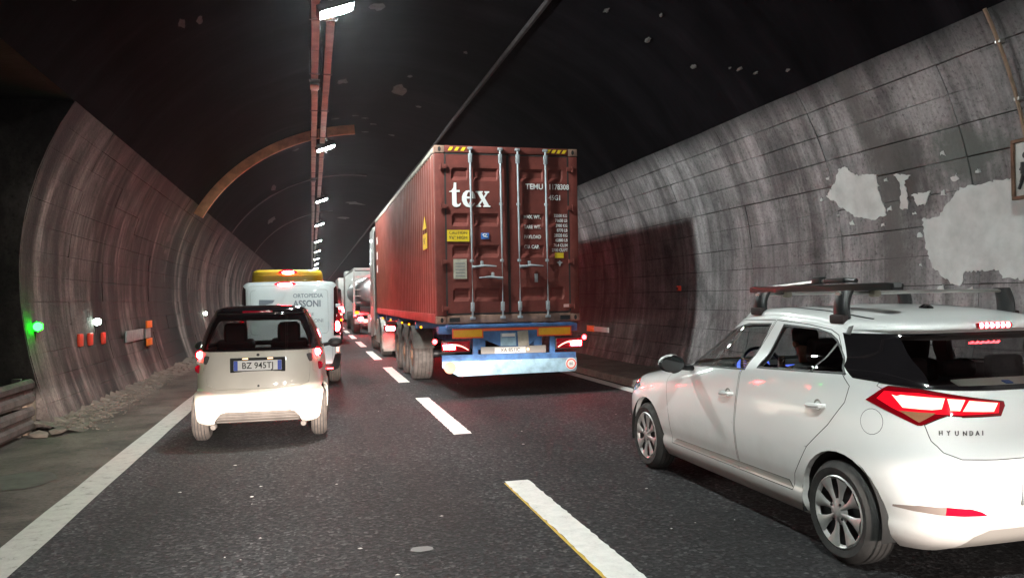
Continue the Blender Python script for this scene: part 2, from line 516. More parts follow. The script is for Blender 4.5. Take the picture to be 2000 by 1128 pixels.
class G:
    """collects shapes into one bmesh"""

    def __init__(self):
        self.bm = bmesh.new()

    def mesh(self, vs, fs):
        v = [self.bm.verts.new(p) for p in vs]
        for f in fs:
            try:
                self.bm.faces.new([v[i] for i in f])
            except ValueError:
                pass
        return self

    def box(self, c, s, rot=None, bev=0.0, seg=2):
        b = bmesh.new()
        bmesh.ops.create_cube(b, size=1.0)
        bmesh.ops.scale(b, vec=s, verts=b.verts)
        if bev > 0:
            bmesh.ops.bevel(b, geom=list(b.edges), offset=bev, segments=seg, affect='EDGES', profile=0.6)
        if rot is not None:
            bmesh.ops.rotate(b, verts=b.verts, cent=(0, 0, 0), matrix=rot)
        bmesh.ops.translate(b, verts=b.verts, vec=c)
        self.join(b)
        return self

    def join(self, b):
        b.verts.index_update()
        vm = [self.bm.verts.new(v.co) for v in b.verts]
        for f in b.faces:
            try:
                self.bm.faces.new([vm[v.index] for v in f.verts])
            except ValueError:
                pass
        b.free()

    def cyl(self, p0, p1, r0, r1=None, n=12, caps=True):
        r1 = r0 if r1 is None else r1
        p0, p1 = Vector(p0), Vector(p1)
        d = (p1 - p0).normalized()
        a = d.orthogonal().normalized()
        b = d.cross(a)
        vs = []
        for p, r in ((p0, r0), (p1, r1)):
            for i in range(n):
                t = 2 * pi * i / n
                vs.append(p + a * cos(t) * r + b * sin(t) * r)
        fs = [(i, (i + 1) % n, n + (i + 1) % n, n + i) for i in range(n)]
        if caps:
            fs += [tuple(range(n - 1, -1, -1)), tuple(range(n, 2 * n))]
        return self.mesh(vs, fs)

    def tube(self, pts, r, n=8, flat=None):
        pts = [Vector(p) for p in pts]
        rings = []
        up = Vector((0, 0, 1))
        for i, p in enumerate(pts):
            d = (pts[min(i + 1, len(pts) - 1)] - pts[max(i - 1, 0)]).normalized()
            a = d.cross(up)
            if a.length < 1e-3:
                a = d.orthogonal()
            a.normalize()
            b = a.cross(d).normalized()
            rr = r[i] if isinstance(r, (list, tuple)) else r
            fx, fy = flat if flat else (1, 1)
            rings.append([p + a * cos(2 * pi * k / n) * rr * fx + b * sin(2 * pi * k / n) * rr * fy for k in range(n)])
        return self.loft(rings, True, True)

    def loft(self, rings, closed=True, caps=False):
        n = len(rings[0])
        vs = [p for r in rings for p in r]
        fs = []
        m = n if closed else n - 1
        for j in range(len(rings) - 1):
            for i in range(m):
                fs.append((j * n + i, j * n + (i + 1) % n, (j + 1) * n + (i + 1) % n, (j + 1) * n + i))
        if caps:
            fs.append(tuple(range(n - 1, -1, -1)))
            fs.append(tuple(range((len(rings) - 1) * n, len(rings) * n)))
        return self.mesh(vs, fs)

    def lathe(self, prof, c=(0, 0, 0), axis='X', n=32, caps=False):
        """prof: list of (along axis, radius)"""
        rings = []
        for a, r in prof:
            ring = []
            for i in range(n):
                t = 2 * pi * i / n
                u, v = r * cos(t), r * sin(t)
                p = {'X': (a, u, v), 'Y': (u, a, v), 'Z': (u, v, a)}[axis]
                ring.append(Vector(p) + Vector(c))
            rings.append(ring)
        return self.loft(rings, True, caps)

    def prism(self, poly, to3, d0, d1, bev=0.0):
        """poly in 2d, to3(a,b,d) gives the point; solid between depth d0 and d1"""
        n = len(poly)
        b = bmesh.new()
        v0 = [b.verts.new(to3(p[0], p[1], d0)) for p in poly]
        v1 = [b.verts.new(to3(p[0], p[1], d1)) for p in poly]
        tri = tessellate_polygon([[Vector((p[0], p[1], 0)) for p in poly]])
        if n <= 4:
            b.faces.new(v0)
            b.faces.new(v1)
        else:
            for t in tri:
                try:
                    b.faces.new([v0[i] for i in t])
                    b.faces.new([v1[i] for i in t])
                except ValueError:
                    pass
        for i in range(n):
            b.faces.new((v0[i], v0[(i + 1) % n], v1[(i + 1) % n], v1[i]))
        bmesh.ops.recalc_face_normals(b, faces=b.faces)
        self.join(b)
        return self

    def obj(self, name, mat, parent=None, label=None, smooth=35):
        return link(name, tomesh(name, self.bm, smooth), mat, parent, label)


def XZ(y0):
    return lambda a, b, d: (a, y0 + d, b)


def YZ(x0):
    return lambda a, b, d: (x0 + d, a, b)


def XY(z0):
    return lambda a, b, d: (a, b, z0 + d)


def text_obj(name, s, size, mat, parent, loc, face='back', depth=0.002, align='LEFT', sx=1.0, bold=0.0, spacing=1.0):
    """flat lettering; face 'back' = readable from -Y (the camera side), 'left' = readable from -X"""
    cu = bpy.data.curves.new(name, 'FONT')
    cu.body = s
    cu.size = size
    cu.align_x = align
    cu.align_y = 'BOTTOM_BASELINE' if False else 'CENTER'
    cu.extrude = depth
    cu.offset = bold
    cu.space_character = spacing
    cu.resolution_u = 3
    tmp = bpy.data.objects.new(name + "_tmp", cu)
    COL.objects.link(tmp)
    dg = bpy.context.evaluated_depsgraph_get()
    me = bpy.data.meshes.new_from_object(tmp.evaluated_get(dg))
    bpy.data.objects.remove(tmp)
    bpy.data.curves.remove(cu)
    me.materials.clear()
    if face == 'back':
        R = Matrix.Rotation(pi / 2, 4, 'X')
    else:
        R = Matrix.Rotation(-pi / 2, 4, 'Z') @ Matrix.Rotation(pi / 2, 4, 'X')
    me.transform(Matrix.Translation(loc) @ R @ Matrix.Diagonal((sx, 1, 1, 1)))
    return link(name, me, mat, parent)


# ------------------------------------------------------------------ body shells cut into panels
def interp(tab, x):
    if not isinstance(tab, (list, tuple)):
        return tab
    if x <= tab[0][0]:
        return tab[0][1]
    for (a, va), (b, vb) in zip(tab, tab[1:]):
        if x <= b:
            t = (x - a) / (b - a)
            t = t * t * (3 - 2 * t) * 0.35 + t * 0.65
            return va + (vb - va) * t
    return tab[-1][1]


def ring_pts(yr, yf, hw, nr, nf, z, n, ymid=None):
    ym = (yr + yf) * 0.5 if ymid is None else ymid
    raw = []
    K = 90
    for i in range(K + 1):
        t = pi / 2 * i / K
        raw.append((hw * sin(t) ** (2 / nr), ym - (ym - yr) * cos(t) ** (2 / nr)))
    for i in range(1, K + 1):
        t = pi / 2 * i / K
        raw.append((hw * cos(t) ** (2 / nf), ym + (yf - ym) * sin(t) ** (2 / nf)))
    acc = [0.0]
    for (a, b), (c, d) in zip(raw, raw[1:]):
        acc.append(acc[-1] + sqrt((c - a) ** 2 + (d - b) ** 2))
    out = []
    k = 0
    for i in range(n + 1):
        s = acc[-1] * i / n
        while k < len(raw) - 2 and acc[k + 1] < s:
            k += 1
        t = (s - acc[k]) / max(1e-9, acc[k + 1] - acc[k])
        x = raw[k][0] + (raw[k + 1][0] - raw[k][0]) * t
        y = raw[k][1] + (raw[k + 1][1] - raw[k][1]) * t
        out.append(Vector((x, y, interp(z, y))))
    return out


def shell(rings, nu=44, sub=3, tens=0.5):
    """rings from the sill up to the roof centre; returns a bmesh of the whole skin"""
    P = [ring_pts(*r[:6], nu, r[6] if len(r) > 6 else None) for r in rings]
    rows = []
    n = len(P)
    for j in range(n - 1):
        for s in range(sub):
            t = s / sub
            row = []
            for i in range(nu + 1):
                p0, p1, p2, p3 = P[max(j - 1, 0)][i], P[j][i], P[j + 1][i], P[min(j + 2, n - 1)][i]
                m1, m2 = (p2 - p0) * tens, (p3 - p1) * tens
                lim = (p2 - p1).length
                if m1.length > 1.2 * lim:
                    m1 = m1 * (1.2 * lim / m1.length)
                if m2.length > 1.2 * lim:
                    m2 = m2 * (1.2 * lim / m2.length)
                h00, h10 = 2 * t ** 3 - 3 * t ** 2 + 1, t ** 3 - 2 * t ** 2 + t
                h01, h11 = -2 * t ** 3 + 3 * t ** 2, t ** 3 - t ** 2
                row.append(p1 * h00 + m1 * h10 + p2 * h01 + m2 * h11)
            rows.append(row)
    rows.append(P[-1])
    bm = bmesh.new()
    vg = []
    for row in rows:
        half = [bm.verts.new(p if 0 < i < nu else Vector((0, p.y, p.z))) for i, p in enumerate(row)]
        left = [None] + [bm.verts.new(Vector((-row[i].x, row[i].y, row[i].z))) for i in range(1, nu)] + [None]
        full = half + [left[i] for i in range(nu - 1, 0, -1)]
        vg.append(full)
    m = len(vg[0])
    for j in range(len(vg) - 1):
        for i in range(m):
            q = (vg[j][i], vg[j][(i + 1) % m], vg[j + 1][(i + 1) % m], vg[j + 1][i])
            try:
                bm.faces.new(q)
            except ValueError:
                pass
    bmesh.ops.remove_doubles(bm, verts=bm.verts, dist=1e-5)
    bmesh.ops.recalc_face_normals(bm, faces=bm.faces)
    lay = bm.faces.layers.int.new("panel")
    return bm


PROJ = {
    'side': (Vector((0, 1, 0)), Vector((0, 0, 1)), Vector((1, 0, 0))),
    'rear': (Vector((1, 0, 0)), Vector((0, 0, 1)), Vector((0, 1, 0))),
    'top': (Vector((1, 0, 0)), Vector((0, 1, 0)), Vector((0, 0, 1))),
    'diagL': (Vector((1, -1, 0)) / sqrt(2), Vector((0, 0, 1)), Vector((1, 1, 0)) / sqrt(2)),
    'diagR': (Vector((-1, -1, 0)) / sqrt(2), Vector((0, 0, 1)), Vector((-1, 1, 0)) / sqrt(2)),
}


def inpoly(p, poly):
    x, y = p
    c = False
    j = len(poly) - 1
    for i in range(len(poly)):
        xi, yi = poly[i]
        xj, yj = poly[j]
        if (yi > y) != (yj > y) and x < (xj - xi) * (y - yi) / (yj - yi + 1e-12) + xi:
            c = not c
        j = i
    return c


def cut(bm, pid, poly, proj, filt, over=None, closed=True):
    """cut the skin along an outline seen along one direction and give the faces inside the panel number"""
    A, B, D = PROJ[proj]
    lay = bm.faces.layers.int["panel"]
    n = len(poly)
    xs = [p[0] for p in poly]
    ys = [p[1] for p in poly]
    bx = (min(xs) - .02, max(xs) + .02, min(ys) - .02, max(ys) + .02)
    for i in range(n):
        p, q = poly[i], poly[(i + 1) % n]
        s0, s1 = min(p[0], q[0]) - 1e-4, max(p[0], q[0]) + 1e-4
        t0, t1 = min(p[1], q[1]) - 1e-4, max(p[1], q[1]) + 1e-4
        d3 = A * (q[0] - p[0]) + B * (q[1] - p[1])
        if d3.length < 1e-6:
            continue
        no = d3.cross(D).normalized()
        co = A * p[0] + B * p[1]
        sel = []
        for f in bm.faces:
            a = [v.co.dot(A) for v in f.verts]
            if max(a) < s0 or min(a) > s1:
                continue
            b = [v.co.dot(B) for v in f.verts]
            if max(b) < t0 or min(b) > t1:
                continue
            if filt(f.calc_center_median(), f.normal):
                sel.append(f)
        if sel:
            ge = set()
            for f in sel:
                ge.update(f.verts)
                ge.update(f.edges)
            bmesh.ops.bisect_plane(bm, geom=list(ge) + sel, dist=1e-6, plane_co=co, plane_no=no)
    hit = []
    for f in bm.faces:
        c = f.calc_center_median()
        if filt(c, f.normal) and inpoly((c.dot(A), c.dot(B)), poly):
            if over is None or f[lay] in over:
                f[lay] = pid
                hit.append(f)
    return hit


def gap(bm, pid, faces, w=0.004, inside=True):
    """a panel gap: a narrow recessed ring round the given faces"""
    lay = bm.faces.layers.int["panel"]
    faces = [f for f in faces if f.is_valid]
    if not faces:
        return
    r = bmesh.ops.inset_region(bm, faces=faces, thickness=w, depth=0.0, use_even_offset=False, use_boundary=True)
    for f in r['faces']:
        f[lay] = pid


def remember(bm):
    """keep the uncut skin, so that panels cut from it share its smooth normals"""
    bm.normal_update()
    bm.verts.ensure_lookup_table()
    bm.faces.ensure_lookup_table()
    return (BVHTree.FromBMesh(bm), [[v.co.copy() for v in f.verts] for f in bm.faces], [[v.normal.copy() for v in f.verts] for f in bm.faces])


def smooth_normal(mem, co):
    tree, cs, ns = mem
    h = tree.find_nearest(co)
    k = h[2]
    w = poly_3d_calc(cs[k], h[0])
    n = Vector((0, 0, 0))
    for a, b in zip(w, ns[k]):
        n += b * a
    return n.normalized()


def split(bm, pid_map, parent, mem):
    """turn numbered faces into part objects, one per connected piece: {id: (name, material, lift)}"""
    lay = bm.faces.layers.int["panel"]
    bm.verts.index_update()
    nrm = {}
    groups = {}
    for f in bm.faces:
        groups.setdefault(f[lay], []).append(f)
    for pid, fs in sorted(groups.items()):
        if pid not in pid_map:
            continue
        name, mat, off = (list(pid_map[pid]) + [0.0])[:3]
        par = {}

        def find(a):
            while par[a] != a:
                par[a] = par[par[a]]
                a = par[a]
            return a
        for f in fs:
            ids = [v.index for v in f.verts]
            for q in ids:
                par.setdefault(q, q)
            r0 = find(ids[0])
            for q in ids[1:]:
                par[find(q)] = r0
        comps = {}
        for f in fs:
            comps.setdefault(find(f.verts[0].index), []).append(f)
        lst = sorted(comps.values(), key=lambda c: -sum(f.calc_area() for f in c))
        big = [c for c in lst if sum(f.calc_area() for f in c) > 0.00025 and len(c) > 2] or lst[:1]
        for cf in big:
            vs, idx, pol, nn = [], {}, [], []
            for f in cf:
                q = []
                for v in f.verts:
                    if v.index not in idx:
                        if v.index not in nrm:
                            nrm[v.index] = smooth_normal(mem, v.co)
                        idx[v.index] = len(vs)
                        vs.append(tuple(v.co + nrm[v.index] * off))
                        nn.append(tuple(nrm[v.index]))
                    q.append(idx[v.index])
                pol.append(q)
            me = bpy.data.meshes.new(name)
            me.from_pydata(vs, [], pol)
            me.update()
            me.polygons.foreach_set("use_smooth", [True] * len(me.polygons))
            me.normals_split_custom_set_from_vertices(nn)
            link(name, me, mat, parent)


def inner_skin(bm, ids, off, name, mat, parent, zmin=0.5):
    lay = bm.faces.layers.int["panel"]
    idx, vs, pol = {}, [], []
    for f in bm.faces:
        if f[lay] in ids and f.calc_center_median().z > zmin:
            q = []
            for v in f.verts:
                if v.index not in idx:
                    idx[v.index] = len(vs)
                    vs.append(tuple(v.co - v.normal * off))
                q.append(idx[v.index])
            pol.append(q[::-1])
    me = bpy.data.meshes.new(name)
    me.from_pydata(vs, [], pol)
    me.polygons.foreach_set("use_smooth", [True] * len(me.polygons))
    return link(name, me, mat, parent)


def circle(cx, cz, r, n=28):
    return [(cx + r * cos(2 * pi * i / n), cz + r * sin(2 * pi * i / n)) for i in range(n)]


def rrect(x0, x1, z0, z1, r, n=4):
    out = []
    for cx, cz, a0 in ((x1 - r, z1 - r, 0), (x0 + r, z1 - r, pi / 2), (x0 + r, z0 + r, pi), (x1 - r, z0 + r, 1.5 * pi)):
        for i in range(n + 1):
            a = a0 + pi / 2 * i / n
            out.append((cx + r * cos(a), cz + r * sin(a)))
    return out


def arch_lip(bm, cy_, cz_, r, mat, parent, depth=0.04):
    """the turned-in edge of each wheel arch, so the wing has thickness"""
    for s in (-1, 1):
        g = G()
        for e in bm.edges:
            if len(e.link_faces) == 1:
                m = (e.verts[0].co + e.verts[1].co) / 2
                if abs(sqrt((m.y - cy_) ** 2 + (m.z - cz_) ** 2) - r) < 0.02 and m.x * s > 0.4:
                    a, b = e.verts[0].co, e.verts[1].co
                    d = Vector((-s * depth, 0, 0))
                    g.mesh([a, b, b + d, a + d], [(0, 1, 2, 3)])
        bmesh.ops.remove_doubles(g.bm, verts=g.bm.verts, dist=1e-4)
        g.obj('arch_lip', mat, parent, smooth=60)


def wheel(parent, x, y, r, w, side, rub, cap='plain', rimr=None, name='wheel', n=40, tread=True):
    """wheel standing on the ground, outer face at x; side -1 faces -X"""
    rimr = rimr or r * 0.64
    e = bpy.data.objects.new(name, None)
    COL.objects.link(e)
    e.parent = parent
    e.location = (x, y, r)
    s = side
    g = G()
    prof = [(-s * w, rimr * 0.9), (-s * w, rimr), (-s * (w + .008), (rimr + r) * .5), (-s * (w - .012), r - .022), (-s * (w - .035), r - .004),
            (-s * w * .5, r), (-s * .035, r - .004), (-s * .012, r - .022), (s * .008, (rimr + r) * .5), (0, rimr + .012), (-s * .006, rimr), (-s * .03, rimr * .92)]
    g.lathe(prof, n=n)
    g.obj('tyre', rub, e)
    if tread:
        t = G()
        for k in (-.30, -.1, .1, .30):
            t.lathe([(-s * w * .5 + k * w - .004, r + .0008), (-s * w * .5 + k * w + .004, r + .0008)], n=n)
        t.obj('tread_groove', M['black'], e)
    if cap == 'petal':
        h = G()
        h.lathe([(-s * .020, rimr * .90), (-s * .004, rimr * .93), (s * .002, rimr * .97), (-s * .006, rimr * 1.01)], n=n)
        h.lathe([(s * .006, 0.001), (s * .006, rimr * .13), (0, rimr * .19), (-s * .014, rimr * .36)], n=n)
        h.obj('rim_ring', M['hubcap'], e)
        d = G()
        d.lathe([(-s * .035, rimr * .96), (-s * .035, 0.001)], n=n)
        d.obj('brake_disc', M['dark'], e)
        for k in range(8):
            a = 2 * pi * k / 8 + .2
            sp = G()
            vs = []
            for rr, hw, dx in ((.16, .055, -.002), (.40, .075, -.010), (.60, .115, -.007), (.78, .19, -.004), (.93, .265, -.001)):
                for ww, lift in ((-1, -.010), (-.55, 0), (.55, 0), (1, -.010)):
                    u = Vector((0, cos(a), sin(a)))
                    v = Vector((0, -sin(a), cos(a)))
                    vs.append(u * rr * rimr + v * ww * hw * rimr + Vector((s * (dx + lift + .006), 0, 0)))
            fs = []
            for i in range(4):
                for j in range(3):
                    fs.append((i * 4 + j, i * 4 + j + 1, (i + 1) * 4 + j + 1, (i + 1) * 4 + j))
            sp.mesh(vs, fs)
            sp.obj('spoke', M['hubcap'], e, smooth=60)
            if k % 2 == 0:
                bl = G()
                aa = a + pi / 8
                c = Vector((s * .002, cos(aa) * rimr * .27, sin(aa) * rimr * .27))
                bl.cyl(c, c + Vector((s * .006, 0, 0)), .008, n=8)
                bl.obj('wheel_nut', M['dark'], e)
    elif cap == 'truck':
        h = G()
        h.lathe([(-s * .03, rimr), (-s * .09, rimr * .8), (-s * .10, rimr * .5), (-s * .04, rimr * .42), (s * .01, rimr * .3), (s * .01, .001)], n=n)
        h.obj('rim', M['rust'], e)
    else:
        h = G()
        h.lathe([(-s * .01, rimr), (-s * .02, rimr * .7), (-s * .005, rimr * .3), (-s * .005, .001)], n=n)
        h.obj('rim', M['hubcap'], e)
    return e


# ------------------------------------------------------------------ light of the headlamps behind and under the camera
def headlamp(name, loc, yaw, power, cutoff, kink=0.0, col=(1.0, 0.88, 0.79), spread=14.0):
    """dipped beam: flat cut-off near the horizon, bright just below it, fading to the sides"""
    la = bpy.data.lights.new(name, 'SPOT')
    la.energy = power
    la.color = col
    la.spot_size = radians(120)
    la.spot_blend = 0.3
    la.shadow_soft_size = 0.05
    la.use_nodes = True
    nt = la.node_tree
    em = [n for n in nt.nodes if n.type == 'EMISSION'][0]
    tc = N(nt, "ShaderNodeTexCoord")
    sx = N(nt, "ShaderNodeSeparateXYZ")
    L(nt, tc, "Normal", sx, 0)

    def mth(op, a, b=None, c=None, clamp=False):
        n = N(nt, "ShaderNodeMath", operation=op, use_clamp=clamp)
        for k, v in enumerate((a, b, c)):
            if v is None:
                continue
            if isinstance(v, (int, float)):
                n.inputs[k].default_value = v
            else:
                nt.links.new(v, n.inputs[k])
        return n.outputs[0]
    dz = mth('ABSOLUTE', sx.outputs[2])
    el = mth('DIVIDE', sx.outputs[1], dz)
    az = mth('DIVIDE', sx.outputs[0], dz)
    rise = mth('MULTIPLY', mth('MAXIMUM', az, 0.0), kink)
    lim = mth('ADD', rise, cutoff)
    below = mth('SUBTRACT', lim, el)
    gate = mth('MULTIPLY', below, 1 / 0.012, clamp=True)
    fade = mth('POWER', 2.718, mth('MULTIPLY', mth('MAXIMUM', below, 0.0), -17.0))
    side = mth('POWER', 2.718, mth('MULTIPLY', mth('MULTIPLY', az, az), -spread))
    base = mth('MULTIPLY_ADD', side, 0.99, 0.010)
    st = mth('MULTIPLY', mth('MULTIPLY', gate, fade), base)
    over = mth('MAXIMUM', mth('MULTIPLY', below, -1.0), 0.0)
    spill = mth('MULTIPLY', mth('MULTIPLY', base, 0.034), mth('POWER', 2.718, mth('MULTIPLY', over, -9.0)))
    st = mth('ADD', st, spill)
    nt.links.new(st, em.inputs["Strength"])
    o = bpy.data.objects.new(name, la)
    COL.objects.link(o)
    o.location = loc
    o.rotation_euler = (radians(90), 0, -yaw)
    return o


headlamp("headlamp", (-0.80, 0.95, 0.70), radians(0.0), 32000, -0.0150, 0.10)
headlamp("headlamp", (0.42, 0.95, 0.70), radians(1.0), 32000, -0.0150, 0.10)
headlamp("headlamp", (3.25, -3.2, 0.72), radians(0.0), 8500, -0.004, 0.04)
headlamp("headlamp", (4.45, -3.2, 0.72), radians(0.0), 8500, -0.004, 0.04)


# ================================================================== THE TUNNEL
CX, RH, RV, ZC = 1.65, 5.25, 4.6, 2.0
ZT = 4.25


def tun_x(z, side):
    if z <= ZC:
        h = sqrt(RH * RH - (z - ZC) ** 2)
    else:
        h = RH * sqrt(max(0.0, 1 - ((z - ZC) / RV) ** 2))
    return CX + side * h


def ceil_z(x):
    return ZC + RV * sqrt(max(0.0, 1 - ((x - CX) / RH) ** 2))


Y0, Y1 = -40.0, 190.0


def sheet(name, x0, x1, y0, y1, z, mat, kind='structure', label=None, cat=None, n=1):
    g = G()
    g.mesh([(x0, y0, z), (x1, y0, z), (x1, y1, z), (x0, y1, z)], [(0, 1, 2, 3)])
    o = g.obj(name, mat, smooth=0)
    return prep(o, label, cat, None, kind)


road = sheet('road', -1.95, 5.42, Y0, Y1, 0.0, M['asphalt'], label='grey asphalt two lane road through the tunnel', cat='road')

# left shoulder: dusty strip with a ragged, uneven surface
g = G()
rows = []
ny = 120
for j in range(ny + 1):
    y = Y0 + (60 - Y0) * j / ny if j < ny else Y1
    rows.append([Vector((x, y, -0.004 if i == 0 else 0.004 + random.uniform(0, 0.012))) for i, x in enumerate((-1.94, -2.15, -2.5, -2.9, -3.4, -5.0, -7.6))])
g.loft(rows, closed=False)
prep(g.obj('left_shoulder', M['dust'], smooth=180), 'dusty brown grey shoulder left of the worn white line', 'shoulder', None, 'structure')

# right walkway with a kerb
g = G()
rows = []
for j in range(111):
    y = Y0 + (Y1 - Y0) * j / 110
    a, b = random.uniform(-.006, .006), random.uniform(0, .02)
    rows.append([Vector((5.40, y, -0.01)), Vector((5.415, y, 0.10 + a)), Vector((5.44, y, 0.125 + a)), Vector((5.7, y, 0.13 + b)), Vector((6.2, y, 0.135 + b)), Vector((6.75, y, 0.16 + b))])
g.loft(rows, closed=False)
prep(g.obj('right_walkway', M['walk'], smooth=30), 'low brown walkway kerb along the foot of the right wall', 'walkway', None, 'structure')

# markings on the road, a few millimetres above it
first = None
for k in range(-2, 22):
    y = 3.06 + 6.02 * k
    if first is None:
        g = G()
        rr = random.Random(4)
        rows = []
        for q in range(72):
            yy = 3.55 * q / 71
            f = .006 if 0 < q < 71 else .02
            rows.append([Vector((rr.uniform(-.006, .006), yy + (rr.uniform(-f, f) if q in (0, 71) else 0), .004)), Vector((.07, yy, .004)), Vector((.145, yy, .004)), Vector((.215 + rr.uniform(-.006, .006), yy, .004))])
        g.loft(rows, closed=False)
        first = g.obj('lane_dash', M['line'], road, smooth=0)
        d = first
    else:
        d = first.copy()
        COL.objects.link(d)
    d.location = (1.60, y, 0.001)
g = G()
g.mesh([(0, 0, 0), (.03, 0, 0), (.03, 3.5, 0), (0.012, 3.5, 0)], [(0, 1, 2, 3)])
o = g.obj('old_yellow_line', M['line_y'], road, smooth=0)
o.location = (1.572, 3.06, 0.003)
for nm, xa, xb, mt in (('left_edge_line', -2.02, -1.76, M['line_worn']), ('right_edge_line', 5.08, 5.30, M['line'])):
    g = G()
    rows = []
    for j in range(160):
        y = Y0 + (120) * j / 159
        rows.append([Vector((xa + random.uniform(-.006, .006), y, 0.0075)), Vector((xb + random.uniform(-.006, .006), y, 0.0075))])
    rows.append([Vector((xa, Y1, .0075)), Vector((xb, Y1, .0075))])
    g.loft(rows, closed=False)
    g.obj(nm, mt, road, smooth=0)

# paint chips and scraps stuck on the asphalt
g = G()
rnd = random.Random(3)
chips = [(-0.45, 7.1), (-0.5, 6.75), (-.48, 6.5), (-.36, 5.55), (-.55, 5.2), (-.45, 5.12), (.28, 5.12), (-1.1, 7.1), (-.75, 8.1), (2.4, 9.0), (2.2, 8.2), (3.2, 6.9), (-.4, 4.35), (.9, 5.7), (2.0, 12.9), (1.2, 13.2), (2.35, 4.9)]
for (x, y) in chips + [(rnd.uniform(-1.5, 5), rnd.uniform(4.2, 16)) for _ in range(14)]:
    r = rnd.uniform(.004, .013)
    n = 7
    vs = [(x + r * 1.6 * cos(6.28 * i / n) * rnd.uniform(.5, 1.2), y + r * sin(6.28 * i / n) * rnd.uniform(.5, 1.2), .006 + rnd.uniform(0, .004)) for i in range(n)]
    g.mesh(vs + [(x, y, .014)], [(i, (i + 1) % n, n) for i in range(n)])
prep(g.obj('road_grit', simple('grit_grey', (.30, .29, .28), .8), smooth=0), 'pale paint chips and grit scattered on the asphalt', 'grit', None, 'stuff')
g = G()
n = 14
g.mesh([(.66 + .085 * cos(6.28 * i / n) * rnd.uniform(.75, 1.1), 5.0 + .055 * sin(6.28 * i / n) * rnd.uniform(.7, 1.1), .005) for i in range(n)], [tuple(range(n))])
g.obj('pale_patch', simple('worn_spot', (.16, .155, .155), .8), road, smooth=0)
g = G()
n = 18
g.mesh([(-2.62 + .30 * (i in range(5, 14)) * 0 + .33 * cos(6.28 * i / n) * rnd.uniform(.85, 1.05), 8.0 + .42 * sin(6.28 * i / n) * rnd.uniform(.85, 1.05), .0185) for i in range(n)], [tuple(range(n))])
g.obj('damp_patch', simple('damp_dust', (.045, .040, .033), .7, grime=.3), bpy.data.objects['left_shoulder'], smooth=0)


# ---- side walls made of cast bays; each shutter-board panel stands a little proud of dirty joints
def rows_z(nrow):
    zs = [0.0]
    S = 400
    acc = 0
    pts = [(tun_x(ZT * i / S, 1), ZT * i / S) for i in range(S + 1)]
    tot = sum(sqrt((pts[i + 1][0] - pts[i][0]) ** 2 + (pts[i + 1][1] - pts[i][1]) ** 2) for i in range(S))
    k = 1
    for i in range(S):
        acc += sqrt((pts[i + 1][0] - pts[i][0]) ** 2 + (pts[i + 1][1] - pts[i][1]) ** 2)
        if acc >= tot * k / nrow - 1e-6 and k <= nrow:
            zs.append(pts[i + 1][1])
            k += 1
    zs[-1] = ZT
    return zs


NR = 13
ZS = rows_z(NR)


def panel_mesh(side, row, length, tag_):
    jg = .005 if side > 0 else .0024
    z0, z1 = ZS[row] + jg, ZS[row + 1] - jg
    nz = 2
    rr = random.Random(row * 7 + tag_)
    prof = []
    for i in range(nz + 1):
        z = z0 + (z1 - z0) * i / nz
        prof.append(Vector((tun_x(z, side), 0, z)))
    g = G()
    vs, fs = [], []
    ny_ = max(2, int(length / .45))
    for j in range(ny_ + 1):
        y = jg + (length - 2 * jg) * j / ny_
        for i, p in enumerate(prof):
            e = (rr.uniform(-.0048, .0048) if i in (0, nz) else 0)
            vs.append((p.x - side * rr.uniform(0, .003), y, p.z + e))
    m = nz + 1
    for j in range(ny_):
        for i in range(nz):
            fs.append((j * m + i, j * m + i + 1, (j + 1) * m + i + 1, (j + 1) * m + i))
    base = len(vs)
    rim = [i for i in range(m)] + [(j * m + m - 1) for j in range(1, ny_ + 1)] + [ny_ * m + i for i in range(m - 2, -1, -1)] + [j * m for j in range(ny_ - 1, 0, -1)]
    for r in rim:
        x, y, z = vs[r]
        vs.append((x + side * .03, y, z))
    k = len(rim)
    for i in range(k):
        fs.append((rim[i], rim[(i + 1) % k], base + (i + 1) % k, base + i))
    g.mesh(vs, fs)
    return tomesh('wall_panel', g.bm, 40)


def build_wall(side, parent, mat, ya, yb, length, hole=None, seed=1):
    rr = random.Random(seed)
    cache = {}
    nb = int(round((yb - ya) / length))
    for row in range(NR):
        for b in range(nb):
            y = ya + b * length
            if hole and hole[0] - .1 < y + length / 2 < hole[1] + .1 and ZS[row + 1] < hole[2]:
                continue
            v = rr.randrange(2)
            if (row, v) not in cache:
                me = panel_mesh(side, row, length, v + 10 * side)
                me.materials.append(mat)
                cache[(row, v)] = me
            o = bpy.data.objects.new('wall_panel', cache[(row, v)])
            COL.objects.link(o)
            o.parent = parent
            o.location = (side * rr.uniform(-.007, .004), y, 0)


def wall_sheet(name, side, parent, mat, ya, yb, off, nz=14, za=-0.05, zb=ZT):
    g = G()
    rows = []
    for y in (ya, yb):
        rows.append([Vector((tun_x(max(0, za + (zb - za) * i / nz), side) + side * off, y, za + (zb - za) * i / nz)) for i in range(nz + 1)])
    g.loft(rows, closed=False)
    return g.obj(name, mat, parent, smooth=60)


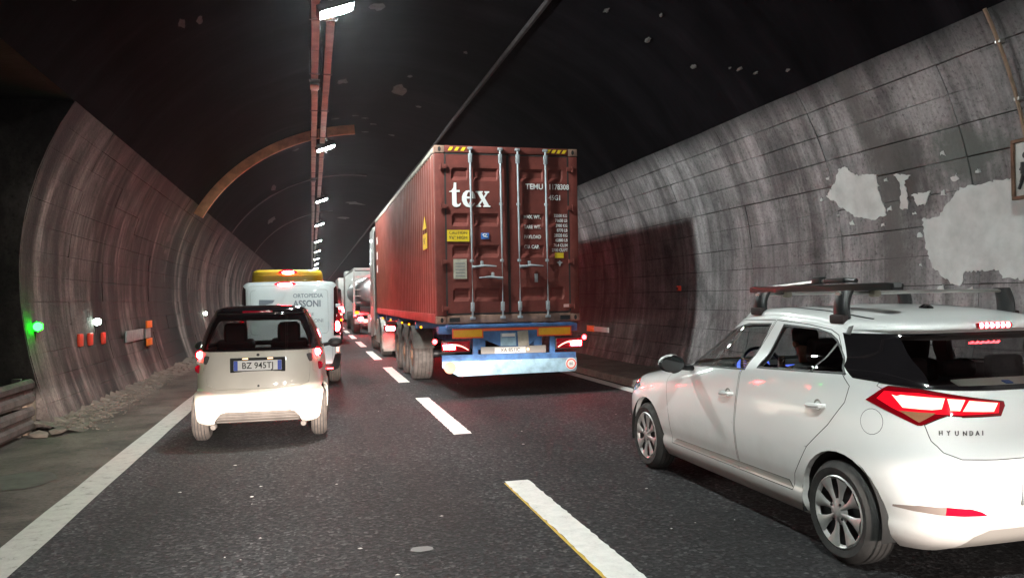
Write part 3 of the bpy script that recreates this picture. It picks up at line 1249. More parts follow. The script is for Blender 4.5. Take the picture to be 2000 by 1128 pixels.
WR = thing('tunnel_wall', 'grey streaked concrete right tunnel wall behind the white hatchback', 'tunnel wall', (0, 0, 0))
WL = thing('tunnel_wall', 'brown streaked concrete left tunnel wall beside the small two seater', 'tunnel wall', (0, 0, 0))
build_wall(1, WR, M['wall_r'], -2.0, 42.0, 2.2, None, 5)
wall_sheet('wall_backing', 1, WR, M['joint'], -2.0, 42.0, .022)
wall_sheet('far_wall', 1, WR, M['wall_r'], 42.0, Y1, 0)
wall_sheet('near_wall', 1, WR, M['wall_r'], Y0, -2.0, 0)
WE = 11.2
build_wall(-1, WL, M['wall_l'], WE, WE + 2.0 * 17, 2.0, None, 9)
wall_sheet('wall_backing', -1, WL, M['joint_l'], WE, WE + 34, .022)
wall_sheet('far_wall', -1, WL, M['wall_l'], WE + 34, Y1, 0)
# squared end of the left wall, facing back towards the lay-by
g = G()
pr = [(tun_x(ZT * i / 14, -1) - .004, ZT * i / 14) for i in range(15)]
n = len(pr)
g.mesh([(x, WE - .03, z) for x, z in pr] + [(-4.6, WE - .03, z) for x, z in pr] + [(x, WE + .3, z) for x, z in pr] + [(-4.6, WE + .3, z) for x, z in pr],
       [(i, i + 1, n + i + 1, n + i) for i in range(n - 1)] + [(i, i + 1, 2 * n + i + 1, 2 * n + i) for i in range(n - 1)])
g.obj('wall_end', M['wall_l'], WL, smooth=30)

# dark lay-by to the left, before the wall begins
g = G()
g.mesh([(-7.6, Y0, 0), (-7.6, WE + .6, 0), (-7.6, WE + .6, 4.28), (-7.6, Y0, 4.28), (-2.93, Y0, 4.28), (-2.93, WE + .6, 4.28), (-4.5, WE + .5, 0), (-4.5, WE + .5, 4.28), (-7.6, WE + .5, 4.28), (-7.6, WE + .5, 0)],
       [(0, 1, 2, 3), (3, 2, 5, 4), (9, 6, 7, 8)])
prep(g.obj('lay_by_wall', M['recess'], smooth=0), 'dark lay-by wall at the far left edge', 'lay-by wall', None, 'structure')
g = G()
g.box((-4.75, 8.6, .30), (2.0, 5.0, .6), bev=.03)
prep(g.obj('concrete_ledge', simple('ledge_concrete', (.16, .16, .15), .9, grime=.4, bump=.4), None), 'low concrete ledge tinged green behind the guardrail', 'ledge')

# ceiling
g = G()
rows = []
xs = []
NA = 40
a0 = math.asin((ZT - ZC) / RV)
for j in range(93):
    y = Y0 + (Y1 - Y0) * j / 92
    row = []
    for i in range(NA + 1):
        a = a0 + (pi - 2 * a0) * i / NA
        k = 1 + random.uniform(-.002, .004)
        row.append(Vector((CX + RH * cos(a) * (1.002 if i in (0, NA) else k), y, ZC + RV * sin(a) * (1.0 if i in (0, NA) else k))))
    rows.append(row)
g.loft(rows, closed=False)
prep(g.obj('ceiling', M['ceil'], smooth=180), 'soot black vaulted tunnel ceiling above the traffic', 'ceiling', None, 'structure')
CEIL = bpy.data.objects['ceiling']
flk = [(2.09, 18.5, .22, .5), (.76, 17.8, .13, .25), (2.2, 17.3, .07, .12), (5.03, 10.97, .035, .11), (4.38, 11.0, .03, .12), (5.85, 9.73, .022, .09), (5.95, 9.5, .015, .07), (5.8, 9.9, .012, .05), (6.05, 8.9, .015, .06),
       (1.21, 21.3, .10, .08), (1.5, 21.6, .12, .1), (1.75, 22.3, .12, .1), (1.1, 23.6, .14, .09), (1.6, 23.4, .11, .08), (.7, 21.5, .12, .08), (1.16, 13.3, .14, .2),
       (-1.8, 38.6, .2, 1.0), (-1.7, 11.7, .05, .2), (-1.5, 11.9, .05, .15), (-2.4, 9.2, .06, .12), (2.2, 40.5, .5, .7), (1.9, 48, .4, .7), (-1.3, 30, .1, .9), (-.4, 24.6, .1, .15),
       (5.6, 10.6, .03, .08), (4.9, 10.2, .025, .06), (3.0, 15.0, .05, .09), (2.7, 19.7, .08, .1), (2.4, 23.5, .1, .1)]
rnd = random.Random(11)
for (x, y, rx, ry) in flk:
    g = G()
    n = 12
    vs = []
    for i in range(n):
        k = rnd.uniform(.55, 1.15)
        xx, yy = x + rx * k * cos(6.28 * i / n), y + ry * k * sin(6.28 * i / n)
        vs.append((xx, yy, ceil_z(xx) - .02))
    cz = ceil_z(x) - .035
    g.mesh(vs + [(x, y, cz)], [(i, (i + 1) % n, n) for i in range(n)])
    g.obj('peeled_patch', M['flake'], CEIL, smooth=0)

# paint and render patches on the right wall
def wall_patch(name, poly, mat, parent, side=1, lift=.016, dense=.14):
    """irregular sheet lying on the curved wall, poly is (y,z) round the outline"""
    rr = random.Random(len(poly) * 31)
    pts = []
    for (a, b) in zip(poly, poly[1:] + poly[:1]):
        d = sqrt((a[0] - b[0]) ** 2 + (a[1] - b[1]) ** 2)
        m = max(1, int(d / .028))
        for i in range(m):
            t = i / m
            j = .016
            pts.append((a[0] + (b[0] - a[0]) * t + rr.uniform(-j, j), a[1] + (b[1] - a[1]) * t + rr.uniform(-j, j)))
    b = bmesh.new()
    vs = [b.verts.new((0, p[0], p[1])) for p in pts]
    for t in tessellate_polygon([[Vector((p[0], p[1], 0)) for p in pts]]):
        try:
            b.faces.new([vs[i] for i in t])
        except ValueError:
            pass
    z0, z1 = min(p[1] for p in pts), max(p[1] for p in pts)
    z = z0 + dense
    while z < z1:
        bmesh.ops.bisect_plane(b, geom=list(b.verts) + list(b.edges) + list(b.faces), plane_co=(0, 0, z), plane_no=(0, 0, 1))
        z += dense
    for v in b.verts:
        v.co.x = tun_x(v.co.z, side) - side * lift
    edge = [e for e in b.edges if len(e.link_faces) == 1]
    r = bmesh.ops.extrude_edge_only(b, edges=edge)
    for q in r['geom']:
        if isinstance(q, bmesh.types.BMVert):
            q.co.x += side * (lift + .01)
    return link(name, tomesh(name, b, 40), mat, parent)


PA = [(9.17, 2.9), (8.94, 3.04), (8.8, 3.19), (8.65, 3.2), (8.53, 3.08), (8.15, 3.02), (8.18, 2.81), (8.11, 2.53), (8.34, 2.49), (8.66, 2.56), (8.92, 2.72)]
PB = [(7.55, 2.43), (7.33, 2.42), (7.16, 2.56), (6.96, 2.7), (6.66, 2.71), (6.35, 2.7), (6.0, 2.72), (5.2, 2.7), (4.6, 2.6), (4.5, 1.75), (5.6, 1.66), (6.27, 1.69), (6.49, 1.72), (6.58, 1.8), (7.01, 1.79), (7.02, 1.64), (7.18, 1.68), (7.44, 1.86), (7.54, 2.13)]
for p in (PA, PB, [(7.87, 2.98), (7.63, 2.95), (7.69, 2.89), (7.81, 2.89)], [(7.80, 2.9), (7.74, 2.9), (7.74, 2.57), (7.87, 2.57)], [(7.66, 2.71), (7.38, 2.73), (7.46, 2.59), (7.6, 2.58)]):
    wall_patch('plaster_patch', p, M['plaster'], WR)

rnd = random.Random(21)
for (y, z, r) in [(9.28, 2.86, .05), (9.05, 3.12, .04), (8.05, 2.6, .05), (8.02, 2.95, .04), (7.62, 2.25, .05), (7.66, 2.5, .035), (7.2, 2.68, .05), (7.0, 2.82, .06), (6.7, 2.84, .04), (7.3, 1.62, .06), (6.9, 1.6, .05), (8.2, 2.42, .04), (8.75, 2.5, .05), (9.0, 2.62, .03), (7.5, 2.62, .03), (7.62, 1.9, .03), (7.1, 3.1, .05)]:
    n = 9
    wall_patch('plaster_patch', [(y + r * rnd.uniform(.5, 1.2) * cos(6.28 * i / n), z + r * rnd.uniform(.4, 1.0) * sin(6.28 * i / n)) for i in range(n)], M['plaster'], WR)

# rubble along the foot of the left wall
g = G()
rnd = random.Random(5)


def rock(g, x, y, z, r):
    b = bmesh.new()
    bmesh.ops.create_icosphere(b, subdivisions=1, radius=1.0)
    sx, sy, sz = r * rnd.uniform(.7, 1.5), r * rnd.uniform(.7, 1.5), r * rnd.uniform(.35, .8)
    for v in b.verts:
        k = rnd.uniform(.75, 1.15)
        v.co = Vector((x + v.co.x * sx * k, y + v.co.y * sy * k, z + v.co.z * sz * k))
    g.join(b)


rows = []
for j in range(160):
    y = WE - .35 + 34 * (j / 159) ** 1.3
    k = rnd.uniform(.6, 1.1)
    rows.append([Vector((-3.36, y, .16 * k)), Vector((-3.24, y, .13 * k + rnd.uniform(-.02, .02))), Vector((-3.12, y, .085 * k + rnd.uniform(-.02, .02))), Vector((-2.98 + rnd.uniform(-.05, .05), y, .045 * k)), Vector((-2.80 + rnd.uniform(-.08, .08), y, -.002))])
g.loft(rows, closed=False)
for i in range(1300):
    y = WE - .2 + 30 * rnd.random() ** 1.6
    t = rnd.random() ** 1.5
    x = -3.26 + .55 * t * (1.15 if y < 20 else .8)
    rock(g, x, y, .01 + .09 * (1 - t), rnd.uniform(.008, .034) * (1.25 - .8 * t))
for i in range(260):
    rock(g, rnd.uniform(-3.3, -2.1), rnd.uniform(4.5, 15), .008, rnd.uniform(.004, .014))
prep(g.obj('rubble', M['stone'], smooth=0), 'crumbled concrete rubble along the foot of the left wall', 'rubble', None, 'stuff')
for i, (x, y, r) in enumerate([(-3.05, 10.75, .13), (-3.22, 10.6, .10)]):
    g = G()
    rock(g, 0, 0, r * .45, r)
    o = g.obj('concrete_chunk', M['stone'], smooth=0)
    o.location = (x, y, 0)
    prep(o, ['larger broken concrete chunk by the left wall corner', 'smaller broken concrete chunk against the guardrail end'][i], 'concrete chunk')

# guardrail: two stacked corrugated beams at the wall end
gr = thing('guardrail', 'two beam steel guardrail ending at the corner of the left wall', 'guardrail', (-3.42, 8.6, 0))
for zc in (.54, .20):
    g = G()
    prof = [(0, -.155), (.02, -.15), (.052, -.11), (.052, -.05), (.012, -.018), (.012, .018), (.052, .05), (.052, .11), (.02, .15), (0, .155)]
    rows = []
    for y in (-4.6, 2.35, 2.42, 2.52):
        k = {2.42: .8, 2.52: .45}.get(y, 1.0)
        rows.append([Vector((px - (0 if k == 1 else .05), y, zc + pz * k)) for px, pz in prof] + [Vector((px - .006 - (0 if k == 1 else .05), y, zc + pz * k)) for px, pz in prof[::-1]])
    g.loft(rows, True, True)
    g.obj('beam', M['rail'], gr, smooth=12)
for y in (-3.4, -1.4, .6, 2.1):
    g = G()
    g.box((-.07, y, .36), (.10, .06, .72), bev=.008)
    g.obj('post', M['rail'], gr)
    g = G()
    g.box((-.01, y, .54), (.05, .09, .2), bev=.006)
    g.obj('spacer', M['rail'], gr)

g = G()
g.box((0, 0, .20), (.42, .34, .42), bev=.03)
o = g.obj('concrete_block', simple('block_tan', (.17, .125, .09), .9, grime=.4, bump=.4))
o.location = (-3.62, 10.98, 0)
prep(o, 'tan concrete block at the foot of the left wall end', 'block')

# ---- cable trays under the crown, their brackets and cross straps
ZL = 5.86
for nm, xa, xb, lb in (('cable_tray', .055, .185, 'left hand metal cable tray running along the tunnel crown'), ('cable_tray', .285, .415, 'right hand metal cable tray running along the tunnel crown')):
    T = thing(nm, lb, 'cable tray', ((xa + xb) / 2, 0, ZL + .06))
    seg = None
    ys = 2.0
    k = 0
    while ys < 118:
        if seg is None:
            g = G()
            w = (xb - xa) / 2
            rows = []
            for y in (0.012, 2.94):
                rows.append([Vector((-w, y, .07)), Vector((-w, y, 0)), Vector((-w + .008, y, -.008)), Vector((w - .008, y, -.008)), Vector((w, y, 0)), Vector((w, y, .07))])
            g.loft(rows, True, True)
            seg = g.obj('tray_cover', M['tray'], T)
            s = seg
        else:
            s = seg.copy()
            COL.objects.link(s)
        s.location = (random.uniform(-.006, .006), ys, random.uniform(-.006, .006))
        ys += 2.95
        k += 1
    br = None
    y = 3.4
    while y < 90:
        if br is None:
            g = G()
            g.box((0, 0, -.018), (.19, .035, .012))
            for sx in (-.088, .088):
                g.box((sx, 0, .35), (.012, .03, .75))
            br = g.obj('bracket', M['dark'], T, smooth=0)
            b = br
        else:
            b = br.copy()
            COL.objects.link(b)
        b.location = (0, y, 0)
        y += 2.95
# junction gear at the trays
for i, (y, x, lb) in enumerate(((15.9, .12, 'dark junction box on the left cable tray'), (28.4, .12, 'smaller dark junction box further along the left cable tray'))):
    g = G()
    g.box((0, 0, 0), (.17, .42, .10), bev=.012)
    g.box((0, -.27, .02), (.20, .05, .05), bev=.006)
    o = g.obj('junction_box', M['dark'])
    o.location = (x, y, ZL + .02)
    prep(o, lb, 'junction box')

# steel arch band round the vault
g = G()
YB = 22.5
rows = []
for i in range(41):
    x = -3.06 + (1.24 + 3.06) * i / 40
    z = ceil_z(x)
    nx, nz = (x - CX) / RH ** 2, (z - ZC) / RV ** 2
    l = sqrt(nx * nx + nz * nz)
    nx, nz = nx / l, nz / l
    hw = .06
    rows.append([Vector((x - nx * d, YB + s * hw, z - nz * d)) for s, d in ((-1, .02), (-1, .27), (1, .27), (1, .02))])
g.loft(rows, True, True)
prep(g.obj('arch_band', M['band']), 'curved metal strap arching over the vault from the left wall', 'arch band')
for (y, x0, x1) in ((31.5, -2.9, 2.2), (44, -2.9, 1.2)):
    g = G()
    rows = []
    for i in range(31):
        x = x0 + (x1 - x0) * i / 30
        z = ceil_z(x)
        rows.append([Vector((x, y + s, z - d)) for s, d in ((-.12, .0), (-.12, .03), (.12, .03), (.12, .0))])
    g.loft(rows, True, True)
    g.obj('faint_rib', simple('rib_soot', (.028, .025, .026), .8), CEIL)

# thin longitudinal cable duct on the right side of the vault
g = G()
g.tube([(3.62 + .02 * sin(y * .6), y, ceil_z(3.62) - .05 - .015 * abs(sin(y * .5))) for y in [Y0 + 4 * k for k in range(56)]], .05, 6)
prep(g.obj('cable_duct', simple('duct_soot', (.030, .025, .027), .9, grime=.4)), 'thin dark cable duct running along the right of the vault', 'cable duct')

# lamps
ylamps = [0.1, 11.55, 22.1, 33.6, 44.3, 56.6, 68.2, 80.6, 92.0, 103.5, 115.0]
lampno = ['nearest ceiling lamp, large and glaring at the top edge', 'second glaring ceiling lamp ahead, just past the arch band', 'third ceiling lamp ahead along the cable trays']
proto = None
for i, y in enumerate([-11.4] + ylamps):
    if proto is None:
        T = thing('tunnel_lamp', '', 'tunnel lamp', (0.42, y, ZL - .02), group='ceiling lamps along the cable trays')
        T.rotation_euler = (0, radians(-20), 0)
        g = G()
        g.box((-.15, 0, -.030), (.15, .20, .045), bev=.012)
        g.obj('lens', M['lamp'], T)
        g = G()
        g.lathe([(-.072, .001), (-.070, .06), (-.062, .115), (-.050, .15), (-.03, .16), (-.01, .155)], (.09, 0, 0), 'Z', 24)
        g.obj('bowl_lens', M['lamp'], T)
        g = G()
        g.box((0, 0, .03), (.56, .38, .07), bev=.015)
        for q in (-1, 1):
            g.box((0, q * .175, -.022), (.54, .02, .05), bev=.004)
            g.box((q * .262, 0, -.022), (.02, .33, .05), bev=.004)
        g.box((0, 0, .09), (.40, .26, .06), bev=.015)
        g.box((-.15, 0, .22), (.02, .04, .3))
        g.box((.15, 0, .3), (.02, .04, .5))
        g.obj('housing', M['dark'], T)
        proto = T
    else:
        T = copy_tree(proto, (0.40 + .022 * max(0, i - 2), y, ZL - .02))
    n = i - 1
    if 1 <= n <= 3:
        T['label'] = lampno[n - 1]
    elif n > 3:
        T['label'] = 'small bright ceiling lamp, number %s ahead, in the far row along the trays' % ['four', 'five', 'six', 'seven', 'eight', 'nine', 'ten', 'eleven'][min(n - 4, 7)]
    else:
        T['label'] = ['ceiling lamp behind the viewpoint, out of the picture', 'ceiling lamp right overhead, out of the picture'][max(0, i)]

# guide lights on the left wall
gl_l = ['glowing green guide light on the left wall end', 'white guide light on the left wall above the red reflectors', 'white guide light beyond the dark stain on the left wall', 'faint white guide light far along the left wall']
for k, (y, z, m) in enumerate(((11.5, 1.33, 'guide_g'), (14.43, 1.32, 'guide_w'), (28.1, 1.25, 'guide_w'), (42.0, 1.25, 'guide_w'))):
    T = thing('guide_light', gl_l[k], 'guide light', (tun_x(z, -1), y, z), group='guide lights on the left wall')
    g = G()
    g.box((.05, .03, 0), (.09, .10, .14), bev=.015)
    g.box((.02, .03, -.18), (.03, .03, .3))
    g.obj('housing', M['dark'], T)
    g = G()
    g.lathe([(-.07, .001), (-.062, .035), (-.03, .055), (-.02, .058)], (.065, 0, 0), 'Y', 16)
    g.box((.10, .02, 0), (.012, .06, .07), bev=.005)
    g.obj('lens', M[m], T)
# reflectors on the left wall
for k, (y, z, w) in enumerate(((13.4, 1.06, .20), (13.95, 1.05, .20), (14.75, 1.03, .17))):
    g = G()
    g.box((0, 0, 0), (.05, w, .20), bev=.02)
    o = g.obj('wall_reflector', M['redref'])
    o.location = (tun_x(z, -1) + .03, y, z)
    prep(o, ['red wall reflector, first of the three under the white light', 'red wall reflector, middle of the three under the white light', 'red wall reflector, last of three, right of the light post'][k], 'reflector', 'red reflectors on the left wall')
T = thing('marker_board', 'pale grey board with orange blocks above and below its end on left wall', 'marker board', (tun_x(.98, -1) + .05, 17.6, .98))
g = G()
g.box((0, -.55, 0), (.03, 1.55, .22), bev=.006)
g.obj('grey_panel', M['sign_grey'], T)
g = G()
g.box((.02, .62, 0), (.03, .5, .20), bev=.006)
g.obj('grey_panel', M['sign_grey'], T)
for dz in (.19, -.19):
    g = G()
    g.box((.05, .62, dz), (.03, .55, .15), bev=.008)
    g.obj('orange_block', M['orange'], T)
# right wall fittings
T = thing('marker_board', 'small orange and pale marker strip low on the right wall past the truck', 'marker board', (tun_x(.8, 1) - .05, 17.9, .80))
g = G()
g.box((0, .42, 0), (.03, .5, .15), bev=.006)
g.obj('orange_block', M['orange'], T)
g = G()
g.box((0, -.32, .0), (.03, .95, .12), bev=.006)
g.obj('grey_panel', M['sign_w'], T)
T = thing('alarm_button', 'tiny red alarm box on the right wall at the shadow edge', 'alarm box', (tun_x(1.72, 1) - .04, 13.74, 1.72))
g = G()
g.box((0, 0, 0), (.06, .09, .10), bev=.012)
g.obj('box_body', M['redref'], T)
g = G()
g.cyl((-.03, 0, 0), (-.045, 0, 0), .025)
g.obj('button', M['dark'], T)
# conduit pipe
PT = thing('conduit_pipe', 'thin rusty conduit pipe climbing the right wall by the sign', 'pipe')
g = G()
path = [(tun_x(z, 1) - .05, 5.97 + .06 * (4.3 - z) / 1.0, z) for z in (4.24, 4.1, 3.9, 3.7, 3.5, 3.3, 3.05)]
g.tube(path, .017, 8)
g.obj('tube', simple('pipe_brown', (.30, .20, .14), .6, .2, grime=.3, gscale=8), PT)
for z in (3.95, 3.42):
    g = G()
    g.box((tun_x(z, 1) - .03, 5.97 + .06 * (4.3 - z), z), (.06, .06, .035), bev=.006)
    g.obj('clip', M['steel'], PT)
# framed sign, cut by the right edge of the picture
zc = 2.75
SG = thing('exit_sign', 'white framed running figure sign on the right wall, cut by the picture edge', 'sign', (tun_x(2.75, 1) - .17, 5.80, 2.75), radians(-3))
g = G()
g.box((0, 0, 0), (.05, .68, .58), bev=.008)
g.obj('board', simple('sign_dirty', (.42, .40, .38), .6, grime=.3), SG)
g = G()
for dz in (-.275, .275):
    g.box((-.03, 0, dz), (.03, .69, .035), bev=.006)
for dy in (-.328, .328):
    g.box((-.031, dy, 0), (.03, .035, .515), bev=.006)
g.obj('frame', M['rust'], SG)
g = G()
fx = -.028
for y0_, z0_, y1_, z1_, r in ((.20, .06, .205, -.05, .034), (.20, -.05, .15, -.13, .02), (.15, -.13, .19, -.20, .016), (.21, -.05, .24, -.13, .02), (.24, -.13, .27, -.19, .016), (.20, .05, .14, .0, .014), (.21, .05, .25, -.01, .014)):
    g.tube([(fx, y0_, z0_), (fx, y1_, z1_)], r, 8, (1, 1))
g.lathe([(-.01, .001), (-.01, .032), (.01, .032), (.01, .001)], (fx, .185, .125), 'X', 14)
g.obj('figure', M['ink'], SG)
g = G()
g.box((.09, .2, 0), (.14, .03, .03))
g.box((.09, -.2, 0), (.14, .03, .03))
g.obj('mount', M['rust'], SG)


# ================================================================== WHITE HATCHBACK (right foreground)
def hatchback():
    root = thing('hatchback_car', 'white five door hatchback with roof bars, nearest car at the right edge', 'car', (3.85, 5.35, 0))
    cant = [(-1.8, 1.355), (-1.3, 1.36), (-1.1, 1.378), (-.87, 1.402), (-.5, 1.422), (-.06, 1.412), (.2, 1.375), (.4, 1.35)]

    def up(d):
        return [(y, z + d) for y, z in cant]
    belt = [(-2, 1.055), (-1.6, 1.10), (-.63, 1.065), (.6, .965), (1.0, .965), (1.2, .985)]
    rings = [
        (-1.84, 1.98, .79, 7.5, 6, .19), (-1.94, 2.07, .84, 7.5, 6, .25), (-1.985, 2.12, .857, 7.5, 6, .32), (-2.01, 2.14, .848, 7.2, 6, .37),
        (-2.035, 2.15, .864, 6.8, 5.8, .46), (-2.05, 2.14, .873, 6.4, 5.6, .60), (-2.035, 2.10, .872, 6.2, 5.2, .70), (-1.995, 2.02, .869, 5.8, 4.6, .79),
        (-1.985, 1.90, .864, 5.4, 4.0, [(-2, .92), (0, .86), (1.8, .84)]), (-1.955, 1.18, .845, 4.6, 3.4, belt),
        (-1.90, 1.02, .815, 4.6, 3.4, [(y, z + .06) for y, z in belt]),
        (-1.775, .66, .755, 4.8, 3.6, [(-2, 1.215), (.6, 1.19), (.7, 1.19)]),
        (-1.59, .28, .685, 5.6, 4, cant), (-1.635, .25, .678, 5.6, 4, up(.008)), (-1.63, .2, .66, 5.6, 4, up(.045)), (-1.54, .12, .60, 5, 4, up(.07)),
        (-1.30, -.05, .40, 4, 4, [(-1.3, 1.475), (-.6, 1.50), (-.05, 1.475)]), (-.7, -.45, .03, 3, 3, 1.508)]
    bm = shell(rings, 46, 3)
    mem = remember(bm)
    side = lambda c, n: abs(n.x) > .3 and abs(c.x) > .4
    rear = lambda c, n: n.y < -.25 and c.y < -1.0
    # wheel arches
    for yc in (-1.35, 1.37):
        cut(bm, 11, circle(yc, .305, .352, 32), 'side', lambda c, n: abs(c.x) > .5 and c.z < .8)
    lay = bm.faces.layers.int["panel"]
    bmesh.ops.delete(bm, geom=[f for f in bm.faces if f[lay] == 11], context='FACES')
    for yc in (-1.35, 1.37):
        arch_lip(bm, yc, .305, .352, M['paint_w'], root)
    for f in bm.faces:
        if f[lay] == 0:
            f[lay] = 1
    fd = [(.94, .90), (.885, .6), (.845, .325), (-.235, .325), (-.21, .65), (-.265, 1.02), (-.50, 1.412), (-.06, 1.402), (.22, 1.36), (.55, 1.20), (.90, 1.0)]
    rd = [(-.245, .325), (-.22, .65), (-.275, 1.02), (-.51, 1.412), (-.87, 1.392), (-1.10, 1.366), (-1.18, 1.335), (-1.30, 1.18), (-1.43, 1.05), (-1.40, .95), (-1.27, .80), (-1.08, .64), (-.935, .44), (-.90, .325)]
    h = cut(bm, 2, fd, 'side', side)
    gap(bm, 10, h, .0055)
    h = cut(bm, 3, rd, 'side', side)
    gap(bm, 10, h, .0055)
    fg = [(.72, .995), (.52, 1.155), (.20, 1.315), (-.14, 1.378), (-.46, 1.386), (-.33, 1.05)]
    rg = [(-.475, 1.075), (-.60, 1.385), (-.97, 1.368), (-1.11, 1.342), (-1.185, 1.305), (-1.395, 1.112)]
    h = cut(bm, 4, fg, 'side', side)
    gap(bm, 23, h, .014)
    h = cut(bm, 5, rg, 'side', side)
    gap(bm, 23, h, .014)
    # B pillar film between the panes
    # gloss black pillar panel and rear glass
    cp = [(-1.205, 1.348), (-1.34, 1.16), (-1.445, 1.098), (-1.62, 1.088), (-2.1, 1.05), (-2.1, 1.352)]
    cut(bm, 6, cp, 'side', lambda c, n: c.y < -1.15 and c.z > 1.0, over=(1,))
    cut(bm, 7, [(-.64, 1.085), (.64, 1.085), (.565, 1.335), (-.565, 1.335)], 'rear', rear, over=(6,))
    # windscreen
    cut(bm, 14, [(-.70, 1.02), (.70, 1.02), (.56, 1.36), (-.56, 1.36)], 'rear', lambda c, n: n.y > .2 and c.y > 0)
    # tail lamps, wrapping the corner
    for pj, sg in (('diagL', -1), ('diagR', 1)):
        D = PROJ[pj][2]
        ft = lambda c, n, D=D, sg=sg: n.dot(D) < -.15 and c.x * sg > .2 and c.y < -1.2
        cut(bm, 9, [(.523, .985), (.60, 1.045), (.645, 1.072), (.80, 1.066), (1.188, 1.0), (1.192, .98), (1.174, .93), (1.0, .928), (.93, .935), (.88, .915), (.81, .876), (.79, .876)], pj, ft)
        cut(bm, 28, [(.585, 1.0), (.625, 1.045), (.80, 1.045), (1.168, .996), (1.162, .943), (1.0, .938), (.88, .94), (.84, .938), (.72, .935), (.66, .96)], pj, ft, over=(9,))  # glowing ring paints the red spread of light inside the lens
        for k, poly in enumerate(([(.665, 1.028), (.69, 1.022), (.71, 1.03), (.92, 1.022), (.905, .967), (.86, .960), (.72, .963)], [(.930, 1.020), (1.012, 1.014), (.988, .958), (.945, .960)], [(1.030, 1.010), (1.160, .994), (1.14, .950), (1.0, .956)])):
            cut(bm, 20, poly, pj, ft, over=(9, 28))
        cut(bm, 21, [(.70, .946), (.88, .945), (.80, .892)], pj, ft, over=(9, 28))
    tg = [(-.80, 1.10), (-.745, 1.0), (-.70, .90), (-.685, .80), (-.655, .745), (-.59, .715), (-.4, .708), (.4, .708), (.59, .715), (.655, .745), (.685, .80), (.70, .90), (.745, 1.0), (.80, 1.10)]
    h = cut(bm, 8, tg, 'rear', lambda c, n: n.y < -.25 and c.y < -1.5 and c.z < 1.12, over=(1,))
    gap(bm, 10, h, .0045)
    # lower bumper
    cut(bm, 13, [(-.60, .18), (-.50, .30), (-.42, .335), (.42, .335), (.50, .30), (.60, .18)], 'rear', lambda c, n: c.y < -1.6 and abs(c.x) < .7 and c.z < .5, over=(1,))
    for s in (-1, 1):
        p1 = [(s * .83, .432), (s * .76, .462), (s * .67, .470), (s * .67, .425)]
        p2 = [(s * .67, .470), (s * .56, .464), (s * .50, .445), (s * .46, .422), (s * .67, .425)]
        cut(bm, 22, p1, 'rear', rear, over=(1,))
        cut(bm, 15, p2, 'rear', rear, over=(1,))
    # rocker moulding on the doors
    h = cut(bm, 12, [(.80, .345), (.76, .375), (-.86, .385), (-.90, .345)], 'side', side, over=(2, 3, 1, 10))
    cut(bm, 26, [(-1.075, 1.10), (-1.20, 1.31), (-1.215, 1.30), (-1.092, 1.10)], 'side', side, over=(5,))
    cut(bm, 27, [(-1.05, 1.0), (-1.092, 1.10), (-1.215, 1.30), (-1.3, 1.4), (-1.5, 1.2), (-1.5, 1.0)], 'side', side, over=(5,))
    # fuel flap on the left quarter
    h = cut(bm, 16, circle(-1.595, .868, .073, 20), 'side', lambda c, n: n.x < -.4 and c.x < -.5, over=(1,))
    gap(bm, 10, h, .003)
    # front lamp
    for pj, sg, yy in (('side', -1, 0),):
        cut(bm, 24, [(1.58, .74), (1.70, .80), (2.02, .80), (2.05, .68), (1.9, .64), (1.75, .68)], 'side', lambda c, n: abs(c.x) > .45 and c.y > 1.4)
    names = {1: ('body', M['paint_w']), 2: ('door', M['paint_w']), 3: ('door', M['paint_w']), 4: ('window', M['glass']), 5: ('window', M['glass_rear']), 6: ('pillar_panel', M['gloss_black']),
             7: ('rear_window', M['glass_dark']), 8: ('tailgate', M['paint_w']), 9: ('tail_lamp', M['red_glow'], .004), 28: ('lamp_reflector', M['red_mid'], .0045), 10: ('panel_gap', M['seam'], -.002), 12: ('door_moulding', M['moulding'], .006),
             13: ('bumper_insert', M['moulding'], -.01), 14: ('windscreen', M['glass']), 15: ('rear_reflector', M['red_lens'], .002), 16: ('fuel_flap', M['paint_w']), 20: ('lit_lamp', M['brake_soft'], .005),
             21: ('indicator_lens', M['amber_lens'], .005), 22: ('fog_lens', M['clear_lens'], .002), 23: ('window_seal', M['dark'], .001), 26: ('window_divider', M['divider'], .002), 27: ('quarter_window', M['glass_dark']), 24: ('headlight', simple('headlight_glass', (.35, .33, .33), .1, .3, 1.0), .004)}
    split(bm, names, root, mem)
    inner_skin(bm, (1, 2, 3, 6), .035, 'interior_lining', M['trim_l'], root, .55)
    tree = BVHTree.FromBMesh(bm)
    bm.free()

    def top(x, y):
        h = tree.ray_cast(Vector((x, y, 3)), Vector((0, 0, -1)))
        return h[0].z if h[0] else 1.4

    def skin(y, z, s=-1):
        h = tree.ray_cast(Vector((s * 3, y, z)), Vector((-s, 0, 0)))
        return h[0].x if h[0] else s * .86

    def back(x, z):
        h = tree.ray_cast(Vector((x, -4, z)), Vector((0, 1, 0)))
        return h[0].y if h[0] else -2.0
    # underside, wheel housings
    g = G()
    g.box((0, .05, .27), (1.30, 3.6, .10), bev=.03)
    g.obj('underbody', M['black'], root)
    for yc in (-1.35, 1.37):
        for s in (-1, 1):
            g = G()
            pts = [[Vector((s * xx, yc + .36 * cos(a), .305 + .36 * sin(a))) for xx in (.85, .60)] for a in [(-.25 + (pi + .5) * i / 18) for i in range(19)]]
            g.loft(pts, closed=False)
            n = 19
            g.mesh([(s * .60, yc + .36 * cos(-.25 + (pi + .5) * i / 18), .305 + .36 * sin(-.25 + (pi + .5) * i / 18)) for i in range(19)] + [(s * .6, yc, .2)], [(i, i + 1, 19) for i in range(18)])
            g.obj('wheel_housing', M['black'], root)
